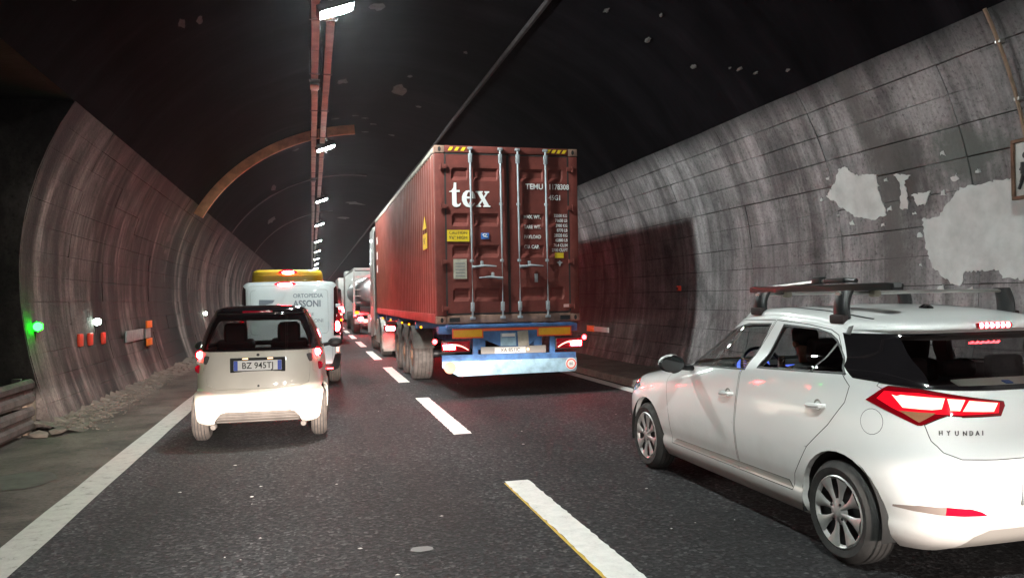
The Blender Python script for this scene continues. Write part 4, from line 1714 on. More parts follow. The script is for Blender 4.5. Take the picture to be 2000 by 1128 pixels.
    for yc in (-1.35, 1.37):
        wheel(root, -.862, yc, .303, .19, -1, M['rubber'], 'petal', .212)
        wheel(root, .862, yc, .303, .19, 1, M['rubber'], 'petal', .212)
    # door handles
    for yc, z in ((-.115, .862), (-1.165, .907)):
        for s in (-1, 1):
            x = skin(yc, z, s)
            g = G()
            g.tube([(x + s * .0, yc - .085, z + .004), (x + s * .028, yc - .06, z + .004), (x + s * .034, yc, z), (x + s * .028, yc + .06, z - .004), (x, yc + .085, z - .006)], [.012, .015, .016, .015, .012], 8, (1, 1))
            g.obj('door_handle', M['paint_w'], root)
            g = G()
            g.lathe([(s * -.002, .036), (s * .003, .034), (s * -.004, .02), (s * -.004, .001)], (x, yc - .01, z + .004), 'X', 18)
            g.obj('handle_cup', M['moulding'], root)
    # mirrors
    for s in (-1, 1):
        g = G()
        b = bmesh.new()
        bmesh.ops.create_uvsphere(b, u_segments=20, v_segments=12, radius=1)
        for v in b.verts:
            p = v.co
            yy = p.y * .085 if p.y > 0 else p.y * .02
            v.co = Vector((s * (1.0 + .0) + p.x * .115, .52 + yy, 1.03 + p.z * (.078 if p.x * s < 0 else .066)))
        g.join(b)
        g.obj('mirror_housing', M['dark'] if s < 0 else M['paint_w'], root)
        g = G()
        g.lathe([(0, .001), (0, 1.0)], (0, 0, 0), 'Y', 24)
        for v in g.bm.verts:
            v.co = Vector((s * 1.0 + v.co.x * .098, .494 - .0, 1.03 + v.co.z * .06))
        g.obj('mirror_glass', M['gloss_black'], root)
        g = G()
        g.tube([(s * .80, .56, .99), (s * .92, .54, 1.0)], [.035, .03], 8, (1.0, .7))
        g.obj('mirror_arm', M['dark'], root)
    g = G()
    b = bmesh.new()
    bmesh.ops.create_uvsphere(b, u_segments=20, v_segments=8, radius=1)
    for v in b.verts:
        p = v.co
        v.co = Vector((-1.0 + p.x * .112, .535 + max(p.y, -.1) * .085, 1.034 + max(p.z, .0) * .078))
    g.join(b)
    g.obj('mirror_cap', M['paint_w'], root)
    # third brake light and spoiler seams
    y3 = back(0, 1.385)
    g = G()
    g.box((0, y3 - .003, 1.388), (.25, .02, .030), bev=.009)
    g.obj('high_brake_light', M['red_glow'], root)
    for k in range(6):
        g = G()
        g.lathe([(-.012, .001), (-.010, .012), (0, .017)], (-.095 + .038 * k, y3 - .008, 1.389), 'Y', 10)
        g.obj('brake_led', M['brake_hot'], root)
    # badge lettering
    bx = -.66
    for k, ch in enumerate("HYUNDAI"):
        xx = bx + .034 * k
        text_obj('badge_letter', ch, .036, M['chrome'], root, (xx, back(xx, .845) - .012, .845), 'back', .002)
    # number plate
    yp = back(0, .52)
    g = G()
    g.box((0, yp - .012, .525), (.53, .012, .125), bev=.004)
    pl = g.obj('number_plate', M['plate'], root)
    for s in (-1, 1):
        g = G()
        g.box((s * .24, yp - .0195, .525), (.045, .003, .118))
        g.obj('blue_band', M['plate_b'], pl)
    # aerial and roof strips
    g = G()
    g.lathe([(0, .045), (.012, .042), (.028, .02), (.030, .001)], (0, 0, 0), 'Z', 16)
    o = g.obj('aerial_base', M['gloss_black'], root)
    o.location = (-.02, -1.15, top(-.02, -1.15) - .004)
    for s in (-1, 1):
        for ya, yb in ((-1.33, -1.10), (-.28, -1.0)):
            g = G()
            pts = [(s * .565, ya + (yb - ya) * i / 8) for i in range(9)]
            g.tube([(x, y, top(x, y) + .001) for x, y in pts], .009, 6, (1, .5))
            g.obj('roof_strip', M['dark'], root)
    # roof bars
    for yb in (-.22, -1.13):
        g = G()
        zb = 1.585
        rows = []
        for i in range(15):
            x = -.66 + 1.32 * i / 14
            z = zb + .006 * cos(x * 2)
            rows.append([Vector((x, yb + .028 * cos(t), z + .012 * sin(t))) for t in [2 * pi * k / 10 for k in range(10)]])
        g.loft(rows, True, True)
        bar = g.obj('roof_bar', M['steel'], root)
        for s in (-1, 1):
            g = G()
            z0 = top(s * .60, yb) - .03
            rows = []
            for t in range(7):
                k = t / 6
                xx = s * (.655 - .055 * k ** 2 * (k < 2) - .03 * (1 - k) ** 2)
                w = .052 + .018 * (1 - k)
                dpt = .035 + .012 * k
                z = z0 + (zb + .022 - z0) * k
                rows.append([Vector((xx + dpt * cos(a), yb + w * sin(a), z)) for a in [2 * pi * q / 12 for q in range(12)]])
            xx = s * .60
            g.loft(rows, True, True)
            ft = g.obj('foot', M['dark'], bar)
            g = G()
            g.box((s * .655, yb, z0 + .015), (.05, .13, .055), bev=.012)
            g.obj('foot_pad', simple('foot_rubber', (.02, .01, .01), .7) if 'foot_rubber' not in bpy.data.materials else bpy.data.materials['foot_rubber'], bar)
    # interior
    g = G()
    g.box((0, .60, .93), (1.36, .50, .16), bev=.06, seg=3)
    g.box((-.36, .50, 1.0), (.36, .28, .09), bev=.04, seg=3)
    g.obj('dashboard', M['trim'], root)
    for x in (-.46, -.26):
        g = G()
        g.lathe([(-.004, .001), (0, .05)], (x, .345, 1.015), 'Y', 16)
        g.obj('dial', M['blue_glow'], root)
    g = G()
    g.box((.02, .345, .98), (.16, .01, .05))
    g.obj('radio_display', M['blue_glow'], root)
    g = G()
    rows = []
    cc, ax = Vector((-.36, .20, .99)), Vector((0, -.9, .42)).normalized()
    u, v = Vector((1, 0, 0)), ax.cross(Vector((1, 0, 0)))
    for i in range(29):
        t = 2 * pi * i / 28
        d = u * cos(t) + v * sin(t)
        rows.append([cc + d * (.185 + .014 * cos(q)) + ax * .014 * sin(q) for q in [2 * pi * k / 6 for k in range(6)]])
    g.loft(rows, True)
    for t in (0, pi, -pi / 2):
        d = u * cos(t) + v * sin(t)
        g.tube([cc, cc + d * .18], .016, 6)
    g.lathe([(-.02, .001), (-.015, .06), (.01, .065)], tuple(cc), 'Y', 14)
    g.obj('steering_wheel', M['dark'], root)
    for s in (-1, 1):
        g = G()
        g.box((s * .36, -.18, .50), (.48, .52, .16), bev=.06, seg=3)
        g.box((s * .36, -.50, .80), (.46, .14, .62), Matrix.Rotation(radians(14), 4, 'X'), bev=.06, seg=3)
        g.box((s * .36, -.585, 1.185), (.27, .10, .18), Matrix.Rotation(radians(10), 4, 'X'), bev=.045, seg=3)
        for q in (-.05, .05):
            g.cyl((s * .36 + q, -.57, 1.05), (s * .36 + q, -.58, 1.13), .007, n=6)
        g.obj('front_seat', M['seat'], root)
    g = G()
    g.box((0, -1.0, .50), (1.25, .5, .16), bev=.06, seg=3)
    g.box((0, -1.27, .76), (1.25, .14, .56), Matrix.Rotation(radians(16), 4, 'X'), bev=.05, seg=3)
    for x in (-.36, .36, 0):
        g.box((x, -1.36, 1.115), (.25, .09, .15 if x else .10), bev=.04, seg=3)
    g.obj('rear_seat', M['seat'], root)
    g = G()
    g.box((0, -1.62, 1.015), (1.2, .42, .02), bev=.006)
    g.obj('parcel_shelf', M['trim'], root)
    return root, top


HB, hb_top = hatchback()
g = G()
g.box((0, 0, 0), (.86, .11, .012), Matrix.Rotation(radians(20), 4, 'X'), bev=.004)
o = g.obj('pale_sunshade', M['shelf'])
o.location = (3.95, 3.64, 1.065)
prep(o, 'pale greenish card lying on the parcel shelf behind the hatchback rear window', 'card')
g = G()
g.box((-.10, -.015, .004), (.05, .035, .006), Matrix.Rotation(radians(20), 4, 'X'))
g.obj('blue_mark', M['sticker_b'], o)

# bike carrier lying on the roof bars
BC = thing('bike_carrier', 'black bike carrier rail lying lengthwise over the hatchback roof bars', 'bike carrier', (3.36, 4.62, 1.598))
g = G()
prof = [(-.045, .0), (-.05, .04), (-.036, .045), (-.03, .018), (.03, .018), (.036, .045), (.05, .04), (.045, 0)]
rows = []
for y in (-.72, -.70, .78, .80):
    k = .85 if abs(y) in (.72, .80) else 1
    rows.append([Vector((x * k, y, .006 + z * k)) for x, z in prof])
g.loft(rows, True, True)
g.obj('rail', M['dark'], BC)
g = G()
g.tube([(0, .72, .035), (.0, .2, .062), (0, -.12, .078)], .014, 8)
g.obj('arm', M['steel'], BC)
g = G()
g.box((0, -.16, .075), (.05, .20, .035), bev=.012)
g.box((0, .02, .082), (.06, .09, .05), bev=.015)
g.tube([(0, -.25, .078), (0, -.36, .070)], .014, 8)
g.obj('clamp_head', M['dark'], BC)
g = G()
g.box((0, .79, .028), (.08, .09, .05), bev=.014)
g.obj('end_cap', simple('cap_red_black', (.05, .006, .006), .5), BC)
for y in (.48, -.45):
    g = G()
    g.box((.06, y, -.010), (.05, .06, .05), bev=.01)
    g.obj('bracket', M['paper'], BC)


# ---- the driver
def skin_body(name, joints, bones, radii, mat, parent, sub=2, root=0):
    me = bpy.data.meshes.new(name)
    me.from_pydata(joints, bones, [])
    o = bpy.data.objects.new(name, me)
    COL.objects.link(o)
    md = o.modifiers.new('skin', 'SKIN')
    md.use_smooth_shade = True
    for i, r in enumerate(radii):
        rr = r if isinstance(r, tuple) else (r, r)
        me.skin_vertices[0].data[i].radius = rr
        me.skin_vertices[0].data[i].use_root = (i == root)
    s = o.modifiers.new('sub', 'SUBSURF')
    s.levels = s.render_levels = sub
    dg = bpy.context.evaluated_depsgraph_get()
    m2 = bpy.data.meshes.new_from_object(o.evaluated_get(dg))
    bpy.data.objects.remove(o)
    m2.materials.clear()
    m2.polygons.foreach_set("use_smooth", [True] * len(m2.polygons))
    return link(name, m2, mat, parent)


def driver():
    P = thing('person', 'dark haired driver in a pale shirt sitting at the wheel of the white hatchback', 'person', (3.49, 5.35, 0))
    J = [(0, -.33, .62), (0, -.37, .80), (0, -.38, .98), (0, -.375, 1.07), (0, -.355, 1.14), (0, -.345, 1.20), (0, -.335, 1.265), (0, -.345, 1.315),
         (-.19, -.37, 1.0), (-.25, -.22, .80), (-.15, .08, .98), (.19, -.37, 1.0), (.25, -.22, .80), (.15, .08, .98),
         (-.1, -.05, .62), (-.11, .32, .60), (.1, -.05, .62), (.11, .32, .60), (-.13, .16, 1.0), (.13, .16, 1.0), (-.11, .55, .30), (.11, .55, .30)]
    B = [(0, 1), (1, 2), (2, 3), (3, 4), (4, 5), (5, 6), (6, 7), (2, 8), (8, 9), (9, 10), (2, 11), (11, 12), (12, 13), (0, 14), (14, 15), (0, 16), (16, 17), (10, 18), (13, 19), (15, 20), (17, 21)]
    R_ = [(.15, .12), (.15, .11), (.15, .10), (.055, .055), (.052, .055), (.066, .082), (.074, .094), (.06, .075), .065, .048, .036, .065, .048, .036, .085, .065, .085, .065, .03, .03, .05, .05]
    body = skin_body('body', J, B, R_, M['skin'], P)
    g = G()
    g.tube([(0, -.262, 1.255), (0, -.238, 1.228), (0, -.245, 1.215)], [.011, .017, .012], 8)
    g.tube([(-.018, -.262, 1.182), (0, -.256, 1.18), (.018, -.262, 1.182)], .009, 6)
    g.tube([(0, -.275, 1.158), (0, -.268, 1.145), (0, -.29, 1.135)], [.018, .02, .018], 8)
    for s in (-1, 1):
        g.lathe([(-.02, .001), (-.012, .022), (.012, .024), (.018, .001)], (s * .078, -.35, 1.225), 'X', 12)
    g.obj('face_features', M['skin'], body)
    for s in (-1, 1):
        e = G()
        e.lathe([(-.006, .001), (-.004, .009), (0, .011)], (s * .032, -.262, 1.248), 'Y', 10)
        e.obj('eye', M['ink'], body)
    b = bmesh.new()
    bmesh.ops.create_uvsphere(b, u_segments=20, v_segments=14, radius=1)
    for v in b.verts:
        p = v.co.copy()
        v.co = Vector((p.x * .088, -.352 + p.y * .108, 1.285 + p.z * .092))
    bmesh.ops.delete(b, geom=[v for v in b.verts if (v.co.y > -.30 and v.co.z < 1.30) or v.co.z < 1.205], context='VERTS')
    g = G()
    g.join(b)
    g.obj('hair', M['hair'], P)
    J2 = [J[0], J[1], J[2], J[3], J[8], J[9], J[11], J[12], (-.2, -.05, .89), (.2, -.05, .89)]
    B2 = [(0, 1), (1, 2), (2, 3), (2, 4), (4, 5), (2, 6), (6, 7), (5, 8), (7, 9)]
    skin_body('shirt', J2, B2, [(.165, .135), (.165, .125), (.17, .12), (.075, .07), .082, .062, .082, .062, .05, .05], M['shirt'], P)
    for s in (-1, 1):
        for k in range(4):
            g = G()
            a = -.35 + .18 * k
            p0 = Vector((s * .13, .165, 1.0 + .02 * k))
            g.tube([p0, p0 + Vector((s * .015, .045 - .004 * k, .012)), p0 + Vector((s * .045, .05, .02)), p0 + Vector((s * .06, .02, .02))], [.010, .0095, .009, .007], 6)
            g.obj('finger', M['skin'], body)
        g = G()
        g.tube([(s * .12, .15, 1.0), (s * .13, .13, 1.03), (s * .155, .14, 1.06)], [.012, .011, .009], 6)
        g.obj('thumb', M['skin'], body)
    return P


driver()


# ================================================================== SMALL TWO SEATER (left lane)
def two_seater():
    root = thing('two_seater_car', 'small white two seater with black roof, braking in the left lane', 'car', (-.57, 10.45, 0), radians(-1.6))
    rings = [
        (-1.10, 1.05, .70, 6.5, 4, .22), (-1.19, 1.15, .745, 6, 4, .27), (-1.235, 1.2, .758, 5.4, 4, .38), (-1.245, 1.22, .762, 5.0, 4, .50), (-1.225, 1.22, .755, 5.0, 4, .57),
        (-1.175, 1.2, .742, 4.2, 4, .61), (-1.165, 1.18, .735, 4.4, 4, .70), (-1.15, 1.12, .73, 4.4, 3.6, .84), (-1.125, 1.0, .72, 4.4, 3.4, .95), (-1.09, .72, .705, 4.4, 3.4, 1.05),
        (-1.03, .55, .67, 4.4, 3.6, 1.18), (-.93, .30, .60, 4.4, 3.8, 1.36), (-.86, .15, .545, 4.4, 4, 1.46), (-.87, .1, .535, 4.4, 4, 1.475), (-.84, .05, .51, 4.4, 4, 1.515), (-.72, -.05, .44, 4, 4, 1.545), (-.5, -.2, .25, 3, 3, 1.56), (-.4, -.3, .03, 3, 3, 1.562)]
    bm = shell(rings, 40, 3)
    mem = remember(bm)
    lay = bm.faces.layers.int["panel"]
    rear = lambda c, n: n.y < -.2 and c.y < -.5
    for yc in (-.72, 1.05):
        cut(bm, 11, circle(yc, .30, .335, 28), 'side', lambda c, n: abs(c.x) > .45 and c.z < .8)
    bmesh.ops.delete(bm, geom=[f for f in bm.faces if f[lay] == 11], context='FACES')
    for yc in (-.72, 1.05):
        arch_lip(bm, yc, .30, .335, M['paint_s'], root)
    for f in bm.faces:
        if f[lay] == 0:
            f[lay] = 1
    cut(bm, 2, [(-3, 1.045), (3, 1.045), (3, 2), (-3, 2)], 'rear', lambda c, n: True, over=(1,))
    cut(bm, 3, [(-.585, 1.07), (.585, 1.07), (.555, 1.20), (.475, 1.385), (.44, 1.405), (-.44, 1.405), (-.475, 1.385), (-.555, 1.20)], 'rear', rear)
    cut(bm, 8, [(-.60, 1.08), (.60, 1.08), (.48, 1.44), (-.48, 1.44)], 'rear', lambda c, n: n.y > .2)
    for s in (1,):
        cut(bm, 9, [(-.25, 1.08), (-.2, 1.40), (.2, 1.40), (.6, 1.08)], 'side', lambda c, n: abs(n.x) > .4)
    h = cut(bm, 4, [(-.555, 1.043), (.555, 1.043), (.572, .85), (.56, .70), (.54, .655), (.46, .62), (0, .60), (-.46, .62), (-.54, .655), (-.56, .70), (-.572, .85)], 'rear', rear, over=(1,))
    gap(bm, 10, h, .005)
    h = cut(bm, 5, [(-.8, .60), (-.48, .612), (0, .592), (.48, .612), (.8, .60), (.8, .1), (-.8, .1)], 'rear', lambda c, n: c.y < -.95, over=(1,))
    cut(bm, 6, [(-.50, .18), (-.455, .30), (-.40, .365), (-.35, .38), (.35, .38), (.40, .365), (.455, .30), (.50, .18)], 'rear', lambda c, n: c.y < -.9, over=(5,))
    for s in (-1, 1):
        cut(bm, 7, [(s * .585, 1.035), (s * .60, .80), (s * .66, .76), (s * .74, .78), (s * .74, 1.04)], 'rear', rear, over=(1,))
    split(bm, {1: ('body', M['paint_s']), 2: ('safety_cell', M['gloss_black']), 3: ('rear_window', M['glass_dark']), 4: ('tailgate', M['paint_s'], .004), 5: ('bumper', M['paint_s'], .002), 6: ('valance', simple('valance_grey', (.05, .042, .036), .7, grime=.3, gscale=8), -.02),
               7: ('lamp_pillar', M['paint_s'], .003), 8: ('windscreen', M['glass']), 9: ('window', M['glass_rear']), 10: ('panel_gap', M['seam'])}, root, mem)
    inner_skin(bm, (2,), .03, 'interior_lining', M['trim'], root, 1.0)
    tree = BVHTree.FromBMesh(bm)
    bm.free()

    def back(x, z):
        h = tree.ray_cast(Vector((x, -4, z)), Vector((0, 1, 0)))
        return h[0].y if h[0] else -1.2
    for s in (-1, 1):
        # three round lamps in a column
        for k, (z, r, m) in enumerate(((1.005, .060, 'brake'), (.925, .036, 'paint_s'), (.845, .050, 'red_lens'))):
            x = s * (.652 + .006 * k)
            y = back(x, z)
            g = G()
            g.lathe([(-.022, .001), (-.018, r * .6), (-.006, r * .95), (.015, r)], (x, y - .004, z), 'Y', 22)
            lens = g.obj('tail_lamp', M['red_mid'] if k == 0 else M[m], root)
            if k == 0:
                g = G()
                g.lathe([(-.030, .001), (-.026, r * .45), (-.018, r * .66)], (x, y - .004, z), 'Y', 20)
                g.obj('bulb', M['brake'], lens)
        for yc in (-.72, 1.05):
            wheel(root, s * .742, yc, .285, .165 if yc < 0 else .145, s, M['rubber_dusty'], 'plain')
        # tow stubs and mirror
        g = G()
        g.lathe([(-.05, .001), (-.05, .026), (-.035, .034), (.06, .034)], (s * .49, -1.10, .205), 'Y', 14)
        g.obj('bumper_stub', M['guard'], root)
        g = G()
        b = bmesh.new()
        bmesh.ops.create_uvsphere(b, u_segments=16, v_segments=10, radius=1)
        for v in b.verts:
            p = v.co
            v.co = Vector((s * .86 + p.x * .10, .62 + p.y * (.07 if p.y > 0 else .03), 1.03 + p.z * .066))
        g.join(b)
        g.obj('mirror', M['dark'], root)
        g = G()
        g.tube([(s * .70, .62, 1.0), (s * .80, .62, 1.02)], .025, 8)
        g.obj('mirror_arm', M['dark'], root)
        g = G()
        g.lathe([(-.003, .001), (-.002, .009), (.004, .010)], (s * .355, back(s * .355, .475) - .001, .475), 'Y', 12)
        g.obj('parking_sensor', M['ink'], root)
    for z in (.335, .30, .265):
        g = G()
        w = .41 + (.38 - z) * .3
        g.box((0, back(0, z) + .010, z), (2 * w, .03, .012), bev=.004)
        g.obj('valance_rib', bpy.data.materials['valance_grey'], root)
    g = G()
    g.box((0, .1, .27), (1.3, 1.9, .12), bev=.02)
    g.obj('underbody', M['black'], root)
    g = G()
    pts = [(-.545, .655), (-.46, .622), (-.2, .606), (0, .602), (.2, .606), (.46, .622), (.545, .655)]
    g.tube([(x, back(x, z + .01) - .010, z + .012) for x, z in pts], .013, 8)
    g.obj('tailgate_lip', M['paint_s'], root)
    # plate in its recess with two plate bulbs
    yp = back(0, .885)
    g = G()
    g.box((0, yp - .004, .89), (.60, .022, .165), bev=.008)
    rec = g.obj('plate_recess', M['seam'], root)
    g = G()
    g.box((0, yp - .019, .885), (.52, .01, .112), bev=.004)
    pl = g.obj('number_plate', M['plate'], root)
    for s in (-1, 1):
        g = G()
        g.box((s * .237, yp - .0255, .885), (.042, .003, .108))
        g.obj('blue_band', M['plate_b'], pl)
        g = G()
        g.box((s * .135, yp - .022, .962), (.06, .014, .012), bev=.003)
        g.obj('plate_lamp', M['warm_bulb'], rec)
    text_obj('plate_text', 'BZ 945TJ', .098, M['ink'], pl, (0, yp - .026, .882), 'back', .001, 'CENTER', .92, .001)
    g = G()
    g.lathe([(-.004, .001), (-.003, .016), (.002, .018)], (0, back(0, 1.0) - .006, 1.0), 'Y', 14)
    g.obj('badge', M['dark'], root)
    g = G()
    g.lathe([(-.004, .001), (-.003, .012), (.002, .013)], (.005, back(0, .655) - .006, .655), 'Y', 12)
    g.obj('lock', M['dark'], root)
    g = G()
    yy = back(0, 1.49)
    g.box((-.02, yy - .004, 1.488), (.34, .02, .024), bev=.007)
    g.obj('high_brake_light', M['red_lens'], root)
    # interior silhouettes: two seats with round head restraints, steering wheel
    for s in (-1, 1):
        g = G()
        g.box((s * .31, -.42, .85), (.44, .14, .62), Matrix.Rotation(radians(10), 4, 'X'), bev=.06, seg=3)
        g.box((s * .31, -.50, 1.225), (.27, .12, .26), Matrix.Rotation(radians(8), 4, 'X'), bev=.075, seg=3)
        g.obj('seat', M['seat'], root)
    g = G()
    g.box((0, .5, .95), (1.2, .4, .14), bev=.05)
    g.obj('dashboard', M['trim'], root)
    g = G()
    g.box((0, -.95, .95), (1.2, .2, .10), bev=.03)
    g.obj('rear_shelf', M['trim'], root)
    return root


two_seater()


# ================================================================== VANS
def van(name, label, loc, hw, ht, length, paint, hidden_doors=False):
    root = thing(name, label, 'van', loc)
    r = -length / 2
    rings = [(r + .06, -r - .1, hw - .06, 9, 5, .30), (r + .01, -r, hw - .01, 9, 5, .42), (r, -r, hw, 9, 5, .75), (r + .005, -r - .15, hw - .005, 9, 4, 1.0), (r + .02, -r - 1.1, hw - .03, 9, 5, 1.25 if ht < 2.2 else 1.4),
             (r + .05, -r - 1.7, hw - .05, 10, 6, ht - .20), (r + .08, -r - 1.9, hw - .075, 10, 6, ht - .07), (r + .14, -r - 2.0, hw - .15, 9, 6, ht - .015), (r + .5, -r - 2.2, hw - .5, 6, 6, ht), (-.3, 0, .03, 3, 3, ht + .005)]
    bm = shell(rings, 36, 3, .35)
    mem = remember(bm)
    lay = bm.faces.layers.int["panel"]
    rear = lambda c, n: n.y < -.4 and c.y < 0
    for yc in (r + .95, -r - .9):
        cut(bm, 11, circle(yc, .33, .38, 24), 'side', lambda c, n: abs(c.x) > .5 and c.z < .9)
    bmesh.ops.delete(bm, geom=[f for f in bm.faces if f[lay] == 11], context='FACES')
    for f in bm.faces:
        f[lay] = 1
    return root, bm, rear, r, mem


def white_van():
    hw, ht = .93, 1.98
    root, bm, rear, r, mem = van('panel_van', 'white panel van with grey lettering braking ahead of the two seater', (-.385, 17.35, 0), hw, ht, 4.7, M['paint_van'])
    h = cut(bm, 2, [(-.745, .42), (.745, .42), (.765, 1.0), (.765, 1.86), (.70, 1.895), (-.70, 1.895), (-.765, 1.86), (-.765, 1.0)], 'rear', rear)
    gap(bm, 10, h, .006)
    for s in (-1, 1):
        # tall lamp unit on the corner
        cut(bm, 3, [(s * .775, .95), (s * .79, 1.84), (s * .83, 1.88), (s * .96, 1.88), (s * .96, .95)], 'rear', lambda c, n: n.y < -.15 and c.y < -1.8, over=(1,))
    cut(bm, 5, [(-1, .1), (1, .1), (1, .60), (.80, .60), (.75, .44), (-.75, .44), (-.80, .60), (-1, .60)], 'rear', lambda c, n: c.y < -1.9, over=(1,))
    split(bm, {1: ('body', M['paint_van']), 2: ('tailgate', M['paint_van'], .004), 3: ('lamp_unit', M['gloss_black'], .004), 5: ('bumper', M['dark'], .01), 10: ('panel_gap', M['seam'], -.003)}, root, mem)
    tree = BVHTree.FromBMesh(bm)
    bm.free()

    def back(x, z):
        h = tree.ray_cast(Vector((x, -6, z)), Vector((0, 1, 0)))
        return h[0].y if h[0] else r
    for s in (-1, 1):
        x = s * .845
        for nm, z0, z1, m in (('white_band', 1.475, 1.545, 'paint_van'), ('red_lens', .99, 1.36, 'red_glow'), ('white_lens', .86, .93, 'paint_van'), ('fog_lamp', .60, .80, 'clear_lens')):
            y = back(x, (z0 + z1) / 2)
            g = G()
            g.box((x, y - .012, (z0 + z1) / 2), (.125, .04, z1 - z0), bev=.012)
            g.obj(nm, M[m], root)
        y = back(x, 1.12)
        g = G()
        b = bmesh.new()
        bmesh.ops.create_uvsphere(b, u_segments=16, v_segments=12, radius=1)
        for v in b.verts:
            v.co = Vector((x + v.co.x * .052, y - .030 + v.co.y * .018, 1.12 + v.co.z * .095))
        g.join(b)
        g.obj('brake_lamp', M['brake'], root)
        g = G()
        g.box((x, back(x, .70) - .036, .68), (.06, .02, .09), bev=.01)
        g.obj('reverse_lamp', M['brake_soft'], root)
        g = G()
        g.box((s * .70, r - .015, .34), (.12, .02, .025), bev=.004)
        g.obj('red_strip', M['red_led'], root)  # reflector strip made to glow in place of reflected light
        for yc in (r + .95, -r - .9):
            wheel(root, s * .91, yc, .335, .21, s, M['rubber_dusty'], 'plain')
    g = G()
    g.box((0, 0, .36), (1.6, 4.3, .16), bev=.02)
    g.obj('underbody', M['black'], root)
    y = back(-.08, 1.915)
    g = G()
    b = bmesh.new()
    bmesh.ops.create_uvsphere(b, u_segments=20, v_segments=10, radius=1)
    for v in b.verts:
        v.co = Vector((-.09 + v.co.x * .20, y + .004 + v.co.y * .014, 1.914 + v.co.z * .062))
    g.join(b)
    g.obj('high_lamp_halo', M['red_mid'], root)  # added glowing ellipse draws the red halo round the brake light
    g = G()
    b = bmesh.new()
    bmesh.ops.create_uvsphere(b, u_segments=16, v_segments=10, radius=1)
    for v in b.verts:
        v.co = Vector((-.09 + v.co.x * .14, y - .012 + v.co.y * .02, 1.915 + v.co.z * .036))
    g.join(b)
    g.obj('high_brake_light', M['brake_hot'], root)
    # pressed frame line, lettering and sign on the doors
    g = G()
    pts = rrect(-.70, .68, 1.0, 1.815, .06)
    g.tube([(x, back(x, z) - .004, z) for x, z in pts + pts[:1]], .007, 5)
    g.obj('pressed_line', simple('van_shade_line', (.36, .38, .39), .5), root)
    yb = lambda z: back(.4, z) - .006
    text_obj('lettering', 'ORTOPEDIA', .105, M['ink_grey'], root, (.05, yb(1.70), 1.70), 'back', .001, 'LEFT', .93, .0015)
    text_obj('lettering', 'ASSONI', .17, M['ink_grey'], root, (.05, yb(1.55), 1.55), 'back', .001, 'LEFT', .86, .005)
    text_obj('lettering', 'AGE', .075, M['ink_grey'], root, (.28, yb(1.35), 1.355), 'back', .001)
    text_obj('lettering', 'NSONI', .095, M['ink_grey'], root, (.30, yb(1.23), 1.235), 'back', .001)
    g = G()
    g.prism([(-.56, 1.49), (-.20, 1.49), (-.17, 1.63), (-.55, 1.64)], XZ(back(-.3, 1.5) - .010), 0, .003)
    lg = g.obj('logo_panel', M['ink_grey'], root)
    g = G()
    g.prism([(-.53, 1.48), (-.42, 1.55), (-.31, 1.575), (-.24, 1.69), (-.17, 1.80), (-.06, 1.77), (-.16, 1.62), (-.20, 1.50)], XZ(back(-.3, 1.5) - .016), 0, .004)
    g.obj('logo_figure', M['paint_van'], lg)


white_van()


def yellow_van():
    hw, ht = .98, 2.46
    root, bm, rear, r, mem = van('high_roof_van', 'yellow high roof van showing above the white panel van', (-.62, 24.2, 0), hw, ht, 5.4, M['paint_y'])
    for s in (-1, 1):
        h = cut(bm, 2, [(s * .003, .5), (s * .80, .5), (s * .80, 1.9), (s * .76, 2.2), (s * .003, 2.2)], 'rear', rear)
        gap(bm, 10, h, .006)
    split(bm, {1: ('body', M['paint_y']), 2: ('rear_door', M['paint_y'], .004), 10: ('panel_gap', M['seam'])}, root, mem)
    tree = BVHTree.FromBMesh(bm)
    bm.free()

    def back(x, z):
        h = tree.ray_cast(Vector((x, -6, z)), Vector((0, 1, 0)))
        return h[0].y if h[0] else r
    g = G()
    y = back(0, 2.36)
    b = bmesh.new()
    bmesh.ops.create_uvsphere(b, u_segments=20, v_segments=10, radius=1)
    for v in b.verts:
        v.co = Vector((.02 + v.co.x * .25, y + .004 + v.co.y * .014, 2.368 + v.co.z * .085))
    g.join(b)
    g.obj('high_lamp_halo', M['red_mid'], root)  # halo of the roof brake light, drawn as a glowing red ellipse
    g = G()
    b = bmesh.new()
    bmesh.ops.create_uvsphere(b, u_segments=16, v_segments=10, radius=1)
    for v in b.verts:
        v.co = Vector((.02 + v.co.x * .15, y - .018 + v.co.y * .025, 2.37 + v.co.z * .045))
    g.join(b)
    g.obj('high_brake_light', M['brake'], root)
    g = G()
    rows = []
    for i in range(21):
        x = -.80 + 1.6 * i / 20
        rows.append([Vector((x, back(x, 2.30) + .03, 2.27)), Vector((x, back(x, 2.30) - .035, 2.285)), Vector((x, back(x, 2.30) - .03, 2.30)), Vector((x, back(x, 2.30) + .03, 2.31))])
    g.loft(rows, True, True)
    g.obj('rain_gutter', M['paint_y'], root)
    for s in (-1, 1):
        g = G()
        g.box((s * .89, r - .01, 1.1), (.12, .05, .45), bev=.02)
        ln = g.obj('tail_lamp', M['red_glow'], root)
        g = G()
        g.box((s * .89, r - .04, 1.1), (.08, .02, .16), bev=.009)
        g.obj('bulb', M['brake'], ln)
        for yc in (r + .95, -r - .9):
            wheel(root, s * .95, yc, .335, .21, s, M['rubber'], 'plain')


yellow_van()


